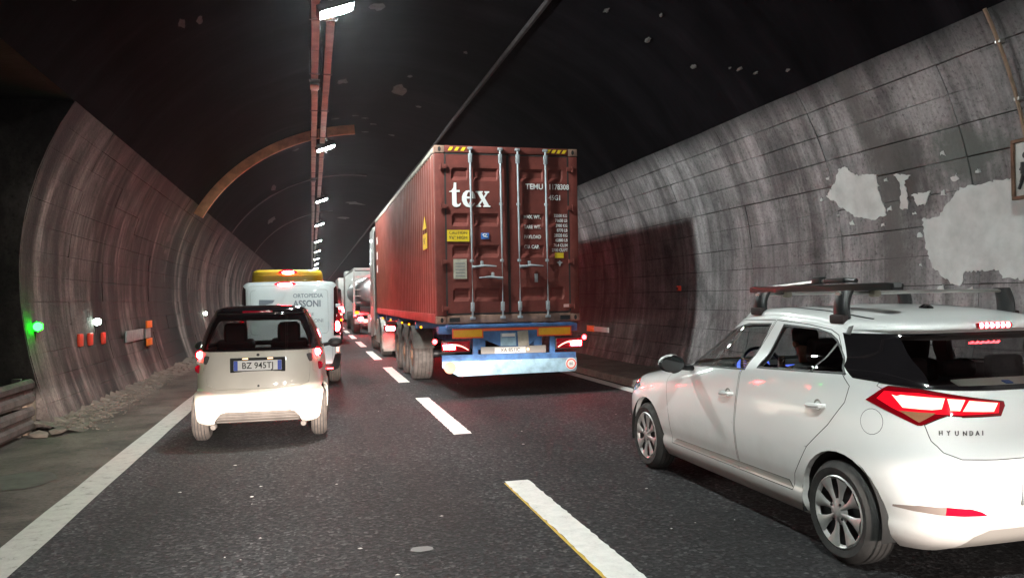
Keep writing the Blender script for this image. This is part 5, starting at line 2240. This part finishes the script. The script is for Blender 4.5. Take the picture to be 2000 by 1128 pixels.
# ================================================================== SHIPPING CONTAINER
def container():
    W, H, Ln = 1.219, 2.896, 12.19
    root = thing('shipping_container', 'brown red high cube shipping container with white lettering on the blue trailer', 'container', (3.169, 12.47, 1.19))
    MC = M['cont']
    # corrugated sides
    for s in (-1, 1):
        g = G()
        rows = []
        y = .16
        prof = []
        while y < Ln - .2:
            for dy, d in ((0, 0), (.072, 0), (.140, .034), (.212, .034)):
                prof.append((y + dy, d))
            y += .28
        zs = (.16, H - .09)
        vs = [Vector((s * (W - .012 - d), yy, z)) for z in zs for yy, d in prof]
        n = len(prof)
        g.mesh(vs, [(i, i + 1, n + i + 1, n + i) for i in range(n - 1)])
        g.obj('side_panel', M['cont_side'], root, smooth=0)
        g = G()
        g.box((s * (W - .03), Ln / 2, .08), (.06, Ln - .35, .16), bev=.008)
        g.obj('bottom_rail', M['cont_side'], root)
        g = G()
        g.box((s * (W - .03), Ln / 2, H - .045), (.06, Ln - .35, .08), bev=.008)
        g.obj('top_rail', M['cont_rail_lit'] if s < 0 else MC, root)  # only the left rail carries the painted lamp light
        for yy, nm in ((.09, 'corner_post'), (Ln - .09, 'corner_post')):
            g = G()
            g.box((s * (W - .085), yy, H / 2), (.162, .16, H - .26), bev=.01)
            g.obj(nm, MC, root)
            for zz in (.062, H - .062):
                g = G()
                g.box((s * (W - .083), yy, zz), (.168, .176, .124), bev=.012)
                ca = g.obj('corner_casting', M['cont_worn'], root)
                g = G()
                yf = yy - .0885 if yy < 1 else yy + .0885
                g.lathe([(0, .034), (0, .001)], (s * (W - .083), yf, zz), 'Y', 12)
                for v in g.bm.verts:
                    v.co.z = zz + (v.co.z - zz) * 1.2
                    v.co.x = s * (W - .083) + (v.co.x - s * (W - .083)) * .75
                g.obj('casting_hole', M['black'], ca)
    g = G()
    n = 44
    vs, fs = [], []
    for i in range(n):
        y0 = .15 + (Ln - .3) * i / n
        for dy, d in ((0, 0), (.08, 0), (.12, .018), (.22, .018)):
            vs += [Vector((-W + .05, y0 + dy, H - .03 + d * .6)), Vector((W - .05, y0 + dy, H - .03 + d * .6))]
    m = len(vs) // 2
    g.mesh(vs, [(2 * i, 2 * i + 1, 2 * i + 3, 2 * i + 2) for i in range(m - 1)])
    g.obj('roof_panel', MC, root, smooth=0)
    g = G()
    g.box((0, Ln - .06, H / 2), (2 * W - .3, .05, H - .2))
    g.obj('front_panel', MC, root)
    g = G()
    g.box((0, Ln / 2, .12), (2 * W - .2, Ln - .3, .06))
    g.obj('floor_panel', M['black'], root)
    # header, sill
    g = G()
    g.box((0, .06, H - .055), (2 * W - .34, .12, .11), bev=.008)
    g.obj('door_header', MC, root)
    g = G()
    g.box((0, .06, .07), (2 * W - .34, .12, .135), bev=.008)
    g.obj('door_sill', M['cont_worn'], root)
    for x in (-.93, .95):
        g = G()
        g.box((x, -.004, .065), (.17, .012, .07))
        g.obj('sill_slot', M['black'], root)
    # hazard strips
    for xa, nb in ((-1.0, 3), (.66, 4)):
        for k in range(nb):
            g = G()
            x = xa + k * .105 if nb == 3 else xa + k * .092
            g.prism([(x, H - .085), (x + .055, H - .085), (x + .095, H - .025), (x + .04, H - .025)], XZ(-.004), 0, .006)
            g.obj('hazard_stripe', M['yellow'], root)
    bars = {-1: (-.635, -.13), 1: (.165, .645)}
    z0, z1 = .165, H - .14
    for s in (-1, 1):
        xa, xb = (-1.035, -.018) if s < 0 else (.018, 1.035)
        g = G()
        g.box(((xa + xb) / 2, .055, (z0 + z1) / 2), (xb - xa - .02, .012, z1 - z0))
        zl = [(z0, 0), (.33, 0)]
        for a, b in ((.36, .58), (1.07, 1.28), (1.58, 1.80), (2.33, 2.54)):
            zl += [(a, 0), (a + .065, 1), (b - .05, 1), (b, 0)]
        zl += [(z1, 0)]
        xm = bars[s]
        xl = [(xa, 0), (xa + .085, 0), (xa + .12, 1), (xm[0] - .06, 1), (xm[0] - .035, .25), (xm[0] + .05, .25), (xm[0] + .075, 1), (xm[1] - .06, 1), (xm[1] - .035, 0), (xb, 0)]
        if s > 0:
            xl = [(xa, 0), (xa + .09, 0), (xa + .11, .0), (xm[0] + .03, .2), (xm[0] + .06, 1), (xm[1] - .06, 1), (xm[1] - .035, .25), (xm[1] + .05, .25), (xm[1] + .08, 1), (xb - .12, 1), (xb - .085, 0), (xb, 0)]
        vs = [Vector((x, .012 + .027 * d * e, z)) for z, d in zl for x, e in xl]
        n = len(xl)
        g.mesh(vs, [(j * n + i, j * n + i + 1, (j + 1) * n + i + 1, (j + 1) * n + i) for j in range(len(zl) - 1) for i in range(n - 1)])
        door = g.obj('door', MC, root, smooth=0)
        # rubber gasket
        g = G()
        for (cx, cz, sx, sz) in ((xa - .012 if s < 0 else xb + .012, (z0 + z1) / 2, .028, z1 - z0), (.0, 0, 0, 0), ((xa + xb) / 2, z1 + .008, xb - xa, .022), ((xa + xb) / 2, z0 - .004, xb - xa, .022), (s * .011, (z0 + z1) / 2, .020, z1 - z0)):
            if sx:
                g.box((cx, .018, cz), (sx, .018, sz))
        g.obj('gasket', M['cont_dark'], door, smooth=0)
        for x in bars[s]:
            g = G()
            g.tube([(x, -.030, .10), (x + .004, -.031, 1.4), (x, -.030, H - .055)], .0185, 10)
            g.obj('locking_bar', M['bar'], door)
            for zz, sz in ((.27, (.062, .05, .15)), (H - .20, (.062, .05, .15)), (.09, (.085, .05, .045)), (H - .045, (.085, .05, .045)), (1.02, (.062, .035, .045)), (1.95, (.062, .035, .045))):
                g = G()
                g.box((x, -.024, zz), sz, bev=.011)
                g.obj('bar_bracket', M['bar'], door)
    doors = [o for o in root.children if o.name.startswith('door') and not o.name.startswith('door_')]
    for d, x, sg, z in ((0, -.635, 1, .925), (0, -.13, -1, .74), (1, .165, 1, .925)):
        g = G()
        g.tube([(x, -.05, z - .01), (x + sg * .10, -.062, z), (x + sg * .20, -.062, z + .012), (x + sg * .33, -.066, z + .004), (x + sg * .40, -.066, z)], [.026, .018, .02, .014, .009], 8)
        g.box((x + sg * .165, -.045, z + .055), (.05, .04, .07), bev=.012)
        g.obj('handle', M['bar'], doors[d])
    for s in (-1, 1):
        for zz in (.25, 1.0, 1.9, 2.55):
            g = G()
            g.box((s * 1.07, -.008, zz), (.10, .03, .07), bev=.01)
            g.cyl((s * 1.12, -.012, zz - .05), (s * 1.12, -.012, zz + .05), .018, n=8)
            g.obj('hinge', MC, root)
    # ---- lettering
    F = -.0005
    y_t = .010

    def poly(name, pts, mat, x0, zb, k, dy=.006, asp=1.0):
        g = G()
        g.prism([(x0 + a * k * asp, zb + b * k) for a, b in pts], XZ(y_t - dy), 0, dy * .6)
        g.obj(name, mat, root)
    K = .40
    zb = 1.90
    t_ = [(0, .62), (.10, .66), (.18, .78), (.20, .98), (.30, .98), (.30, .68), (.44, .68), (.44, .60), (.30, .60), (.30, .17), (.33, .10), (.40, .10), (.46, .16), (.48, .12), (.42, .02), (.32, -.02), (.20, 0), (.12, .08), (.12, .60), (0, .60)]
    poly('logo_letter', [(a, b) for a, b in t_], M['ink_w'], -.985, zb, K)
    e_o = [(.30, .68), (.17, .66), (.06, .56), (0, .42), (0, .26), (.06, .11), (.17, .01), (.31, -.02), (.45, .02), (.54, .14), (.51, .17), (.43, .10), (.34, .09), (.25, .14), (.20, .24), (.19, .34), (.56, .34), (.55, .48), (.49, .60), (.40, .66)]
    e_i = [(.195, .42), (.38, .42), (.37, .52), (.34, .60), (.28, .61), (.23, .55)]
    g = G()
    for A_, B_ in ((e_o[:16] + [(.19, .42), (.195, .42), (.23, .55), (.28, .61), (.30, .68)], 0), ([(.30, .68), (.28, .61), (.34, .60), (.37, .52), (.38, .42), (.19, .42), (.19, .34), (.56, .34), (.55, .48), (.49, .60), (.40, .66)], 0)):
        g.prism([(-.775 + a * K * 1.0, zb + b * K) for a, b in A_], XZ(y_t - .006), 0, .0036)
    g.obj('logo_letter', M['ink_w'], root)
    x_ = [(0, .66), (.30, .66), (.30, .61), (.25, .60), (.34, .44), (.42, .57), (.37, .61), (.37, .66), (.58, .66), (.58, .61), (.51, .58), (.38, .38), (.56, .07), (.62, .05), (.62, 0), (.31, 0), (.31, .05), (.36, .07), (.28, .23), (.17, .09), (.22, .05), (.22, 0), (0, 0), (0, .05), (.07, .08), (.24, .30), (.07, .58), (0, .61)]
    poly('logo_letter', x_, M['ink_w'], -.545, zb, K * .98)
    tx = lambda s, x, z, size, al='LEFT', sx=1.0, m='ink_w': text_obj('marking', s, size, M[m], root, (x, y_t - .008, z), 'back', .001, al, sx, size * .02)
    tx('TEMU', .30, 2.245, .125, 'LEFT', .95)
    tx('117830', .70, 2.245, .125, 'LEFT', .82)
    tx('8', 1.01, 2.245, .125, 'LEFT', .82)
    tx('45G1', .70, 2.065, .115, 'LEFT', .85)
    for k, (a, b, c_) in enumerate((('MAX. WT.', '32500 KG', '71650 LB'), ('TARE WT.', '3980 KG', '8770 LB'), ('PAYLOAD', '28520 KG', '62880 LB'), ('CU. CAP.', '76.4 CU.M', '2700 CU.FT'))):
        z = 1.74 - .165 * k
        tx(a, .26, z, .082, 'LEFT', .80)
        tx(b, 1.02, z + .025, .072, 'RIGHT', .78)
        tx(c_, 1.02, z - .055, .072, 'RIGHT', .78)

    def plate(name, x0, x1, za, zb_, mat, d=.004, parent=root):
        g = G()
        g.box(((x0 + x1) / 2, y_t - .004 - d, (za + zb_) / 2), (x1 - x0, .006, zb_ - za), bev=.0)
        return g.obj(name, mat, parent)
    p = plate('caution_sticker', -1.03, -.665, 1.335, 1.52, M['yellow'])
    text_obj('sticker_text', 'CAUTION', .07, M['ink'], p, (-.85, y_t - .0135, 1.475), 'back', .0005, 'CENTER', .95)
    text_obj('sticker_text', "9'6\" HIGH", .075, M['ink'], p, (-.85, y_t - .0135, 1.395), 'back', .0005, 'CENTER', .95)
    p = plate('blue_sticker', -.47, -.335, 1.375, 1.475, M['sticker_b'])
    g = G()
    g.tube([(-.445, y_t - .014, 1.44), (-.41, y_t - .014, 1.462), (-.375, y_t - .014, 1.45), (-.40, y_t - .014, 1.425), (-.435, y_t - .014, 1.42), (-.36, y_t - .014, 1.41)], .007, 5)
    g.obj('swirl', M['ink_w'], p)
    p = plate('data_plate', -.935, -.715, .73, 1.05, M['paper'])
    for k in range(5):
        g = G()
        g.box((-.825, y_t - .0135, .98 - .05 * k), (.16, .002, .012))
        g.obj('engraved_line', M['ink_grey'], p)
    plate('yellow_tag', .79, .945, 1.06, 1.145, M['yellow'])
    plate('grey_tag', .43, .485, .66, .80, M['bar'])
    plate('pale_tag', .93, 1.06, .235, .285, simple('pink_tag', (.6, .35, .33), .6))
    g = G()
    g.prism([(.82, .985), (.86, 1.0), (.875, 1.02), (.89, 1.0), (.93, .985), (.895, .965), (.885, .925), (.865, .925), (.855, .965)], XZ(y_t - .008), 0, .004)
    g.obj('eagle_mark', M['bar'], root)
    # side stickers
    xs_ = -W - .001
    g = G()
    g.prism([(1.0, 1.64), (1.45, 1.64), (1.22, 1.86)], YZ(xs_), -.004, .0)
    g.obj('warning_triangle', M['yellow'], root)
    g = G()
    g.box((xs_, 1.2, 1.42), (.006, .48, .27))
    p = g.obj('side_sticker', M['yellow'], root)
    text_obj('sticker_text', "9'6\"", .16, M['ink'], p, (xs_ - .004, 1.36, 1.42), 'left', .0005)
    for zz in (2.2, 1.75, 1.35):
        g = G()
        g.box((xs_, 11.5, zz), (.006, .30, .22))
        g.obj('side_marking', M['ink_w'], root)
    return root


container()


# ================================================================== SEMI TRAILER under the container
def trailer():
    root = thing('semi_trailer', 'blue skeletal container trailer with bright rear lamps and dusty tyres', 'trailer', (3.15, 12.35, 0))
    B = M['blue']
    g = G()
    for x in (-.48, .48):
        g.box((x, 6.1, .93), (.14, 12.0, .34), bev=.01)
    g.obj('main_beam', B, root)
    for y in (.22, 3.0, 6.1, 9.2, 11.9):
        g = G()
        g.box((0, y, 1.09), (2.36, .2, .13), bev=.012)
        g.obj('cross_member', B, root)
    # rear face
    g = G()
    g.box((0, .03, 1.145), (2.14, .16, .06), bev=.012)
    g.obj('rear_deck_edge', B, root)
    g = G()
    g.prism([(-.50, 1.10), (.48, 1.10), (.48, .96), (.28, .80), (-.15, .80), (-.50, .95)], XZ(.02), 0, .12)
    g.obj('rear_beam', B, root)
    g = G()
    g.box((-.02, -.002, 1.09), (.98, .02, .045), bev=.004)
    g.obj('red_strip', M['retro_r'], root)
    for x0, x1 in ((-.98, -.47), (.44, 1.03)):
        g = G()
        g.box(((x0 + x1) / 2, -.004, 1.035), (x1 - x0, .015, .155), bev=.004)
        bp = g.obj('marker_board', M['retro_r'], root)
        g = G()
        g.box(((x0 + x1) / 2, -.015, 1.035), (x1 - x0 - .045, .01, .112), bev=.003)
        g.obj('yellow_field', M['retro_y'], bp)
    g = G()
    g.box((-.05, .005, .92), (.26, .02, .21), bev=.004)
    pl = g.obj('type_plate', M['bluepale'], root)
    for z in (.99, .955):
        g = G()
        g.box((-.05, -.0075, z), (.22, .004, .05 if z > .97 else .012))
        g.obj('plate_print', M['plate'] if z > .97 else M['blue'], pl)
    g = G()
    g.box((.20, .0, .93), (.18, .02, .25), Matrix.Rotation(radians(-3), 4, 'Y'), bev=.004)
    g.obj('worn_plate', M['paper'], root)
    for x in (-.60, .70):
        g = G()
        g.box((x, .03, .77), (.09, .06, .36), bev=.006)
        g.obj('bumper_post', B, root)
    g = G()
    g.box((.05, .06, .745), (1.1, .03, .12), bev=.004)
    g.obj('plate_carrier', M['moulding'], root)
    g = G()
    g.box((-.015, .03, .745), (.52, .014, .10), bev=.003)
    pl = g.obj('number_plate', M['plate'], root)
    text_obj('plate_text', 'XA 851JC', .085, M['ink'], pl, (-.015, .021, .743), 'back', .001, 'CENTER', .95)
    g = G()
    b = bmesh.new()
    bmesh.ops.create_uvsphere(b, u_segments=12, v_segments=8, radius=.022)
    for v in b.verts:
        v.co += Vector((.285, .02, .75))
    g.join(b)
    g.obj('plate_lamp', M['warm_bulb'], root)
    # bumper: folded plate, lower left corner cut away
    g = G()
    g.prism([(-1.15, .70), (1.10, .68), (1.10, .585), (-1.15, .60)], XZ(-.02), 0, .03, 0)
    g.obj('bumper_top', B, root)
    g = G()
    g.prism([(-1.15, .60), (1.10, .585), (1.10, .40), (1.06, .365), (-.86, .355), (-.90, .36), (-1.15, .50)], XZ(-.05), 0, .05)
    g.obj('bumper', M['bluepale'], root)  # same blue bumper, headlamp glare put into the paler lower plate
    for k in range(9):
        g = G()
        g.lathe([(-.008, .001), (-.006, .008), (0, .010)], (-.85 + .125 * k, -.051, .582), 'Y', 8)
        g.obj('bolt', M['steel'], root)
    for x, z, nm in ((1.0, .49, 80), (-1.03, .50, 0)):
        g = G()
        g.lathe([(-.004, .001), (-.004, .095), (0, .098)], (x, -.053, z), 'Y', 26)
        d = g.obj('speed_disc', M['plate'] if nm else M['disc_o'], root)
        if nm:
            g = G()
            g.lathe([(-.006, .066), (-.006, .085)], (x, -.053, z), 'Y', 26)
            g.obj('red_ring', M['redref'], d)
            text_obj('disc_text', '80', .065, M['ink'], d, (x, -.059, z - .002), 'back', .0005, 'CENTER')
    # lamp clusters
    for s in (-1, 1):
        xc = .03 + s * .945
        g = G()
        g.box((xc, .02, .83), (.46, .09, .20), bev=.02)
        hs = g.obj('lamp_housing', M['dark'], root)
        g = G()
        g.box((xc, -.028, .83), (.43, .02, .165), bev=.009)
        ln = g.obj('tail_lamp', M['red_glow'], root)
        o_ = s * .12
        g = G()
        g.prism([(xc + o_ - .115, .775), (xc + o_ + .115, .77), (xc + o_ + .12, .878), (xc + o_ - s * .0 - .12, .88)], XZ(-.0405), 0, .006)
        g.obj('halo_lens', M['red_mid'], ln)  # glowing plate behind the bulb draws its red halo
        g = G()
        g.prism([(xc + o_ - .09, .79), (xc + o_ + .09, .785), (xc + o_ + .10, .865), (xc + o_ - .10, .865)], XZ(-.045), 0, .01)
        g.obj('brake_bulb', M['brake'], ln)
        g = G()
        pts = [(xc + s * (.06 - .05 * k), -.042, .862 - .004 * k * k * .9) for k in range(6)]
        g.tube(pts, [.014, .014, .013, .012, .011, .009], 6)
        g.obj('light_tube', M['brake_soft'], ln)
        g = G()
        g.tube([(s * 1.18, .05, .93), (s * 1.26 if s < 0 else 1.24, -.02, .92)], .018, 6)
        st = g.obj('marker_stalk', M['dark'], root)
        g = G()
        b = bmesh.new()
        bmesh.ops.create_uvsphere(b, u_segments=12, v_segments=8, radius=.04)
        for v in b.verts:
            v.co = Vector((s * 1.265 if s < 0 else 1.245, -.04, .92)) + Vector((v.co.x, v.co.y * .6, v.co.z))
        g.join(b)
        g.obj('marker_lens', M['red_led'], st)
    # running gear
    for k, y in enumerate((3.35, 4.66, 5.97)):
        for s in (-1, 1):
            wheel(root, s * 1.23, y, .50, .385, s, M['rubber_truck'], 'truck', .29, n=48)
        g = G()
        g.cyl((-1.0, y, .5), (1.0, y, .5), .075, n=12)
        g.obj('axle', M['dark'], root)
        for s in (-1, 1):
            g = G()
            rows = []
            for i in range(13):
                a = radians(15 + 150 * i / 12)
                rows.append([Vector((s * (1.04 + d), y + .56 * cos(a), .5 + .56 * sin(a) + e)) for d, e in ((-.20, 0), (.20, 0), (.20, .012), (-.20, .012))])
            g.loft(rows, True, True)
            g.obj('mudguard', M['guard'], root)
    for s in (-1, 1):
        for y in (2.15, 4.0, 5.3, 7.9, 10.2):
            g = G()
            g.box((s * 1.185, y, 1.08), (.03, .09, .04), bev=.008)
            g.obj('side_marker', M['amber'], root)
    g = G()
    g.cyl((-.9, 8.9, .62), (-.9, 8.9, .25), .06)
    g.cyl((.9, 8.9, .62), (.9, 8.9, .25), .06)
    g.obj('landing_leg', M['dark'], root)


trailer()


# ================================================================== TRACTOR pulling it
def tractor():
    root = thing('tractor_unit', 'white tractor unit glimpsed ahead of the container, its lamp lit', 'truck', (3.15, 21.8, 0))
    T = M['truck_w']
    g = G()
    rows = []
    for y, x, za, zb, in ((3.1, 1.2, .9, 3.85), (3.2, 1.25, .5, 3.98), (4.4, 1.25, .4, 3.95), (5.3, 1.2, .4, 3.3), (5.5, 1.1, .4, 2.6)):
        rows.append([Vector((a, y, b)) for a, b in ((-x, za), (-x, zb - .12), (-x + .12, zb), (x - .12, zb), (x, zb - .12), (x, za))])
    g.loft(rows, True, True)
    g.obj('cab', T, root, smooth=20)
    for s in (-1, 1):
        g = G()
        rows = []
        for y, w in ((2.72, .0), (3.2, .0)):
            rows.append([Vector((s * 1.25, y, .95)), Vector((s * 1.27, y, .95)), Vector((s * 1.27, y, 3.85)), Vector((s * 1.25, y, 3.85))])
        g.loft(rows, True, True)
        g.obj('side_deflector', M['truck_w'], root)
        g = G()
        g.box((s * 1.17, 2.75, .66), (.06, 2.0, .70), bev=.02)
        g.obj('side_skirt', T, root)
        wheel(root, s * 1.22, 1.0, .50, .30, s, M['rubber_truck'], 'truck', .29)
        wheel(root, s * 1.22, 4.6, .50, .30, s, M['rubber_truck'], 'truck', .29)
        g = G()
        rows = []
        for i in range(11):
            a = radians(-8 + 180 * i / 10)
            rows.append([Vector((s * (1.0 + d), 1.0 - .60 * cos(a) * 1.05, .5 + .58 * sin(a) + e)) for d, e in ((-.25, 0), (.25, 0), (.25, .03), (-.25, .03))])
        g.loft(rows, True, True)
        g.obj('wheel_wing', T, root)
        g = G()
        g.box((s * 1.0, .30, .48), (.50, .03, .50), bev=.01)
        g.box((s * 1.0, .28, .24), (.44, .03, .16), bev=.01)
        g.obj('mud_flap', simple('flap_grey', (.30, .27, .25), .8, grime=.3) if 'flap_grey' not in bpy.data.materials else bpy.data.materials['flap_grey'], root)
        g = G()
        g.box((s * .98, .20, .82), (.46, .12, .17), bev=.025)
        ln = g.obj('tail_lamp', M['red_glow'], root)
        g = G()
        g.box((s * 1.03, .13, .80), (.24, .03, .11), bev=.012)
        g.obj('brake_bulb', M['brake'], ln)
    g = G()
    for x in (-.4, .4):
        g.box((x, 2.6, .80), (.1, 5.0, .26))
    g.obj('chassis', M['dark'], root)


tractor()


# ================================================================== TANKER further on
def tanker():
    root = thing('tank_truck', 'silver tank truck seen between the vans and the container', 'truck', (3.12, 37.0, 0))
    g = G()
    rows = []
    for y, k in ((-.05, .02), (-.04, .55), (.12, .86), (.42, .98), (.7, 1.0), (9.5, 1.0), (9.8, .9), (9.95, .3)):
        rows.append([Vector((1.12 * k * cos(t), y, 2.02 + .80 * k * sin(t))) for t in [2 * pi * i / 36 for i in range(36)]])
    g.loft(rows, True, True)
    g.obj('tank', M['tank'], root, smooth=60)
    g = G()
    for x in (-1.2, 1.2):
        g.box((x, .1, 1.95), (.09, .09, 2.2), bev=.01)
        g.box((x, 5, 3.05), (.08, 9.6, .07), bev=.01)
    for z in (3.06, 2.72, 1.0):
        g.box((0, .1, z), (2.4, .08, .11 if z > 2 else .16), bev=.01)
    for z in (2.4, 2.1, 1.8, 1.5):
        g.box((-1.05, .06, z), (.30, .03, .04))
    g.obj('rear_frame', M['truck_w'], root)
    g = G()
    g.box((-.1, -.02, 1.12), (1.7, .10, .30), Matrix.Rotation(radians(4), 4, 'Y'), bev=.03)
    g.obj('valve_cabinet', M['dark'], root)
    g = G()
    g.box((-.3, -.16, .52), (.62, .06, .86), bev=.02)
    g.obj('rear_panel', M['truck_w'], root)
    g = G()
    g.box((0, -.1, .62), (2.4, .12, .22), bev=.02)
    g.obj('bumper', M['truck_w'], root)
    for x, z, m, r in ((-.30, 2.62, 'brake_hot', .10), (-.92, .74, 'brake', .09), (-.70, .63, 'brake_soft', .08), (.92, .74, 'brake', .09), (-1.10, 1.03, 'amber', .07), (-1.18, .9, 'red_led', .05), (.3, 2.62, 'red_led', .06)):
        g = G()
        b = bmesh.new()
        bmesh.ops.create_uvsphere(b, u_segments=12, v_segments=8, radius=1)
        for v in b.verts:
            v.co = Vector((x + v.co.x * r * 1.4, -.18 + v.co.y * .03, z + v.co.z * r))
        g.join(b)
        g.obj('lamp', M[m], root)
    for y in (1.3, 2.6, 7.5):
        for s in (-1, 1):
            wheel(root, s * 1.22, y, .50, .34, s, M['rubber_truck'], 'truck', .29, n=24)
    g = G()
    g.box((0, 11.2, 1.9), (2.4, 1.8, 2.9), bev=.1)
    g.obj('cab', M['truck_w'], root)
    g = G()
    g.box((0, 5.5, .9), (1.0, 11, .25))
    g.obj('chassis', M['dark'], root)


tanker()


def box_truck():
    root = thing('box_truck', 'pale box truck, farthest vehicle in the right lane', 'truck', (3.15, 58.0, 0))
    g = G()
    g.box((0, 3.5, 2.1), (2.5, 7, 2.3), bev=.04)
    g.obj('cargo_box', M['truck_w'], root)
    for s in (-1, 1):
        g = G()
        g.box((s * .62, -.02, 2.1), (1.1, .05, 2.1), bev=.01)
        g.obj('rear_door', M['truck_w'], root)
        g = G()
        g.box((s * 1.0, -.08, .85), (.34, .05, .18), bev=.02)
        g.obj('tail_lamp', M['brake'], root)
        wheel(root, s * 1.2, 1.6, .48, .32, s, M['rubber_truck'], 'truck', .28, n=20)
        wheel(root, s * 1.2, 8.0, .48, .32, s, M['rubber_truck'], 'truck', .28, n=20)
    g = G()
    g.box((0, 8.2, 1.7), (2.4, 2.0, 2.4), bev=.12)
    g.obj('cab', M['truck_w'], root)
    g = G()
    g.box((0, 4.2, .8), (1.2, 8.5, .25))
    g.box((0, -.04, .6), (2.3, .08, .14), bev=.01)
    g.obj('chassis', M['dark'], root)


box_truck()


def dark_van():
    root, bm, rear, r, mem = van('minibus', 'dark minibus ahead of the yellow van showing its right tail lamps', (.18, 33.0, 0), 1.0, 2.1, 4.8, M['gloss_black'])
    cut(bm, 3, [(-.75, 1.15), (.75, 1.15), (.68, 1.8), (-.68, 1.8)], 'rear', rear)
    split(bm, {1: ('body', simple('dark_grey_paint', (.05, .045, .05), .4, 0, .5)), 3: ('rear_window', M['gloss_black'])}, root, mem)
    bm.free()
    for s in (-1, 1):
        for z, w, m in ((1.32, .17, 'brake'), (1.08, .12, 'brake_soft'), (.86, .10, 'amber')):
            g = G()
            g.box((s * .90, r - .02, z), (w, .05, .085), bev=.02)
            g.obj('tail_lamp', M[m], root)
        for yc in (r + .95, -r - .9):
            wheel(root, s * .98, yc, .335, .2, s, M['rubber'], 'plain', n=24)


dark_van()


# ================================================================== the tunnel air
g = G()
g.box((0.2, 75.0, 2.85), (17.5, 229, 7.7))
hz = g.obj('haze', None, smooth=0)
hz['kind'] = 'stuff'
hm, nt, out = nmat('haze_air')
vol = N(nt, "ShaderNodeVolumePrincipled", i={"Color": (0.92, 0.86, 0.92, 1), "Density": 0.0004, "Anisotropy": 0.85})
L(nt, vol, 0, out, "Volume")
hz.data.materials.append(hm)
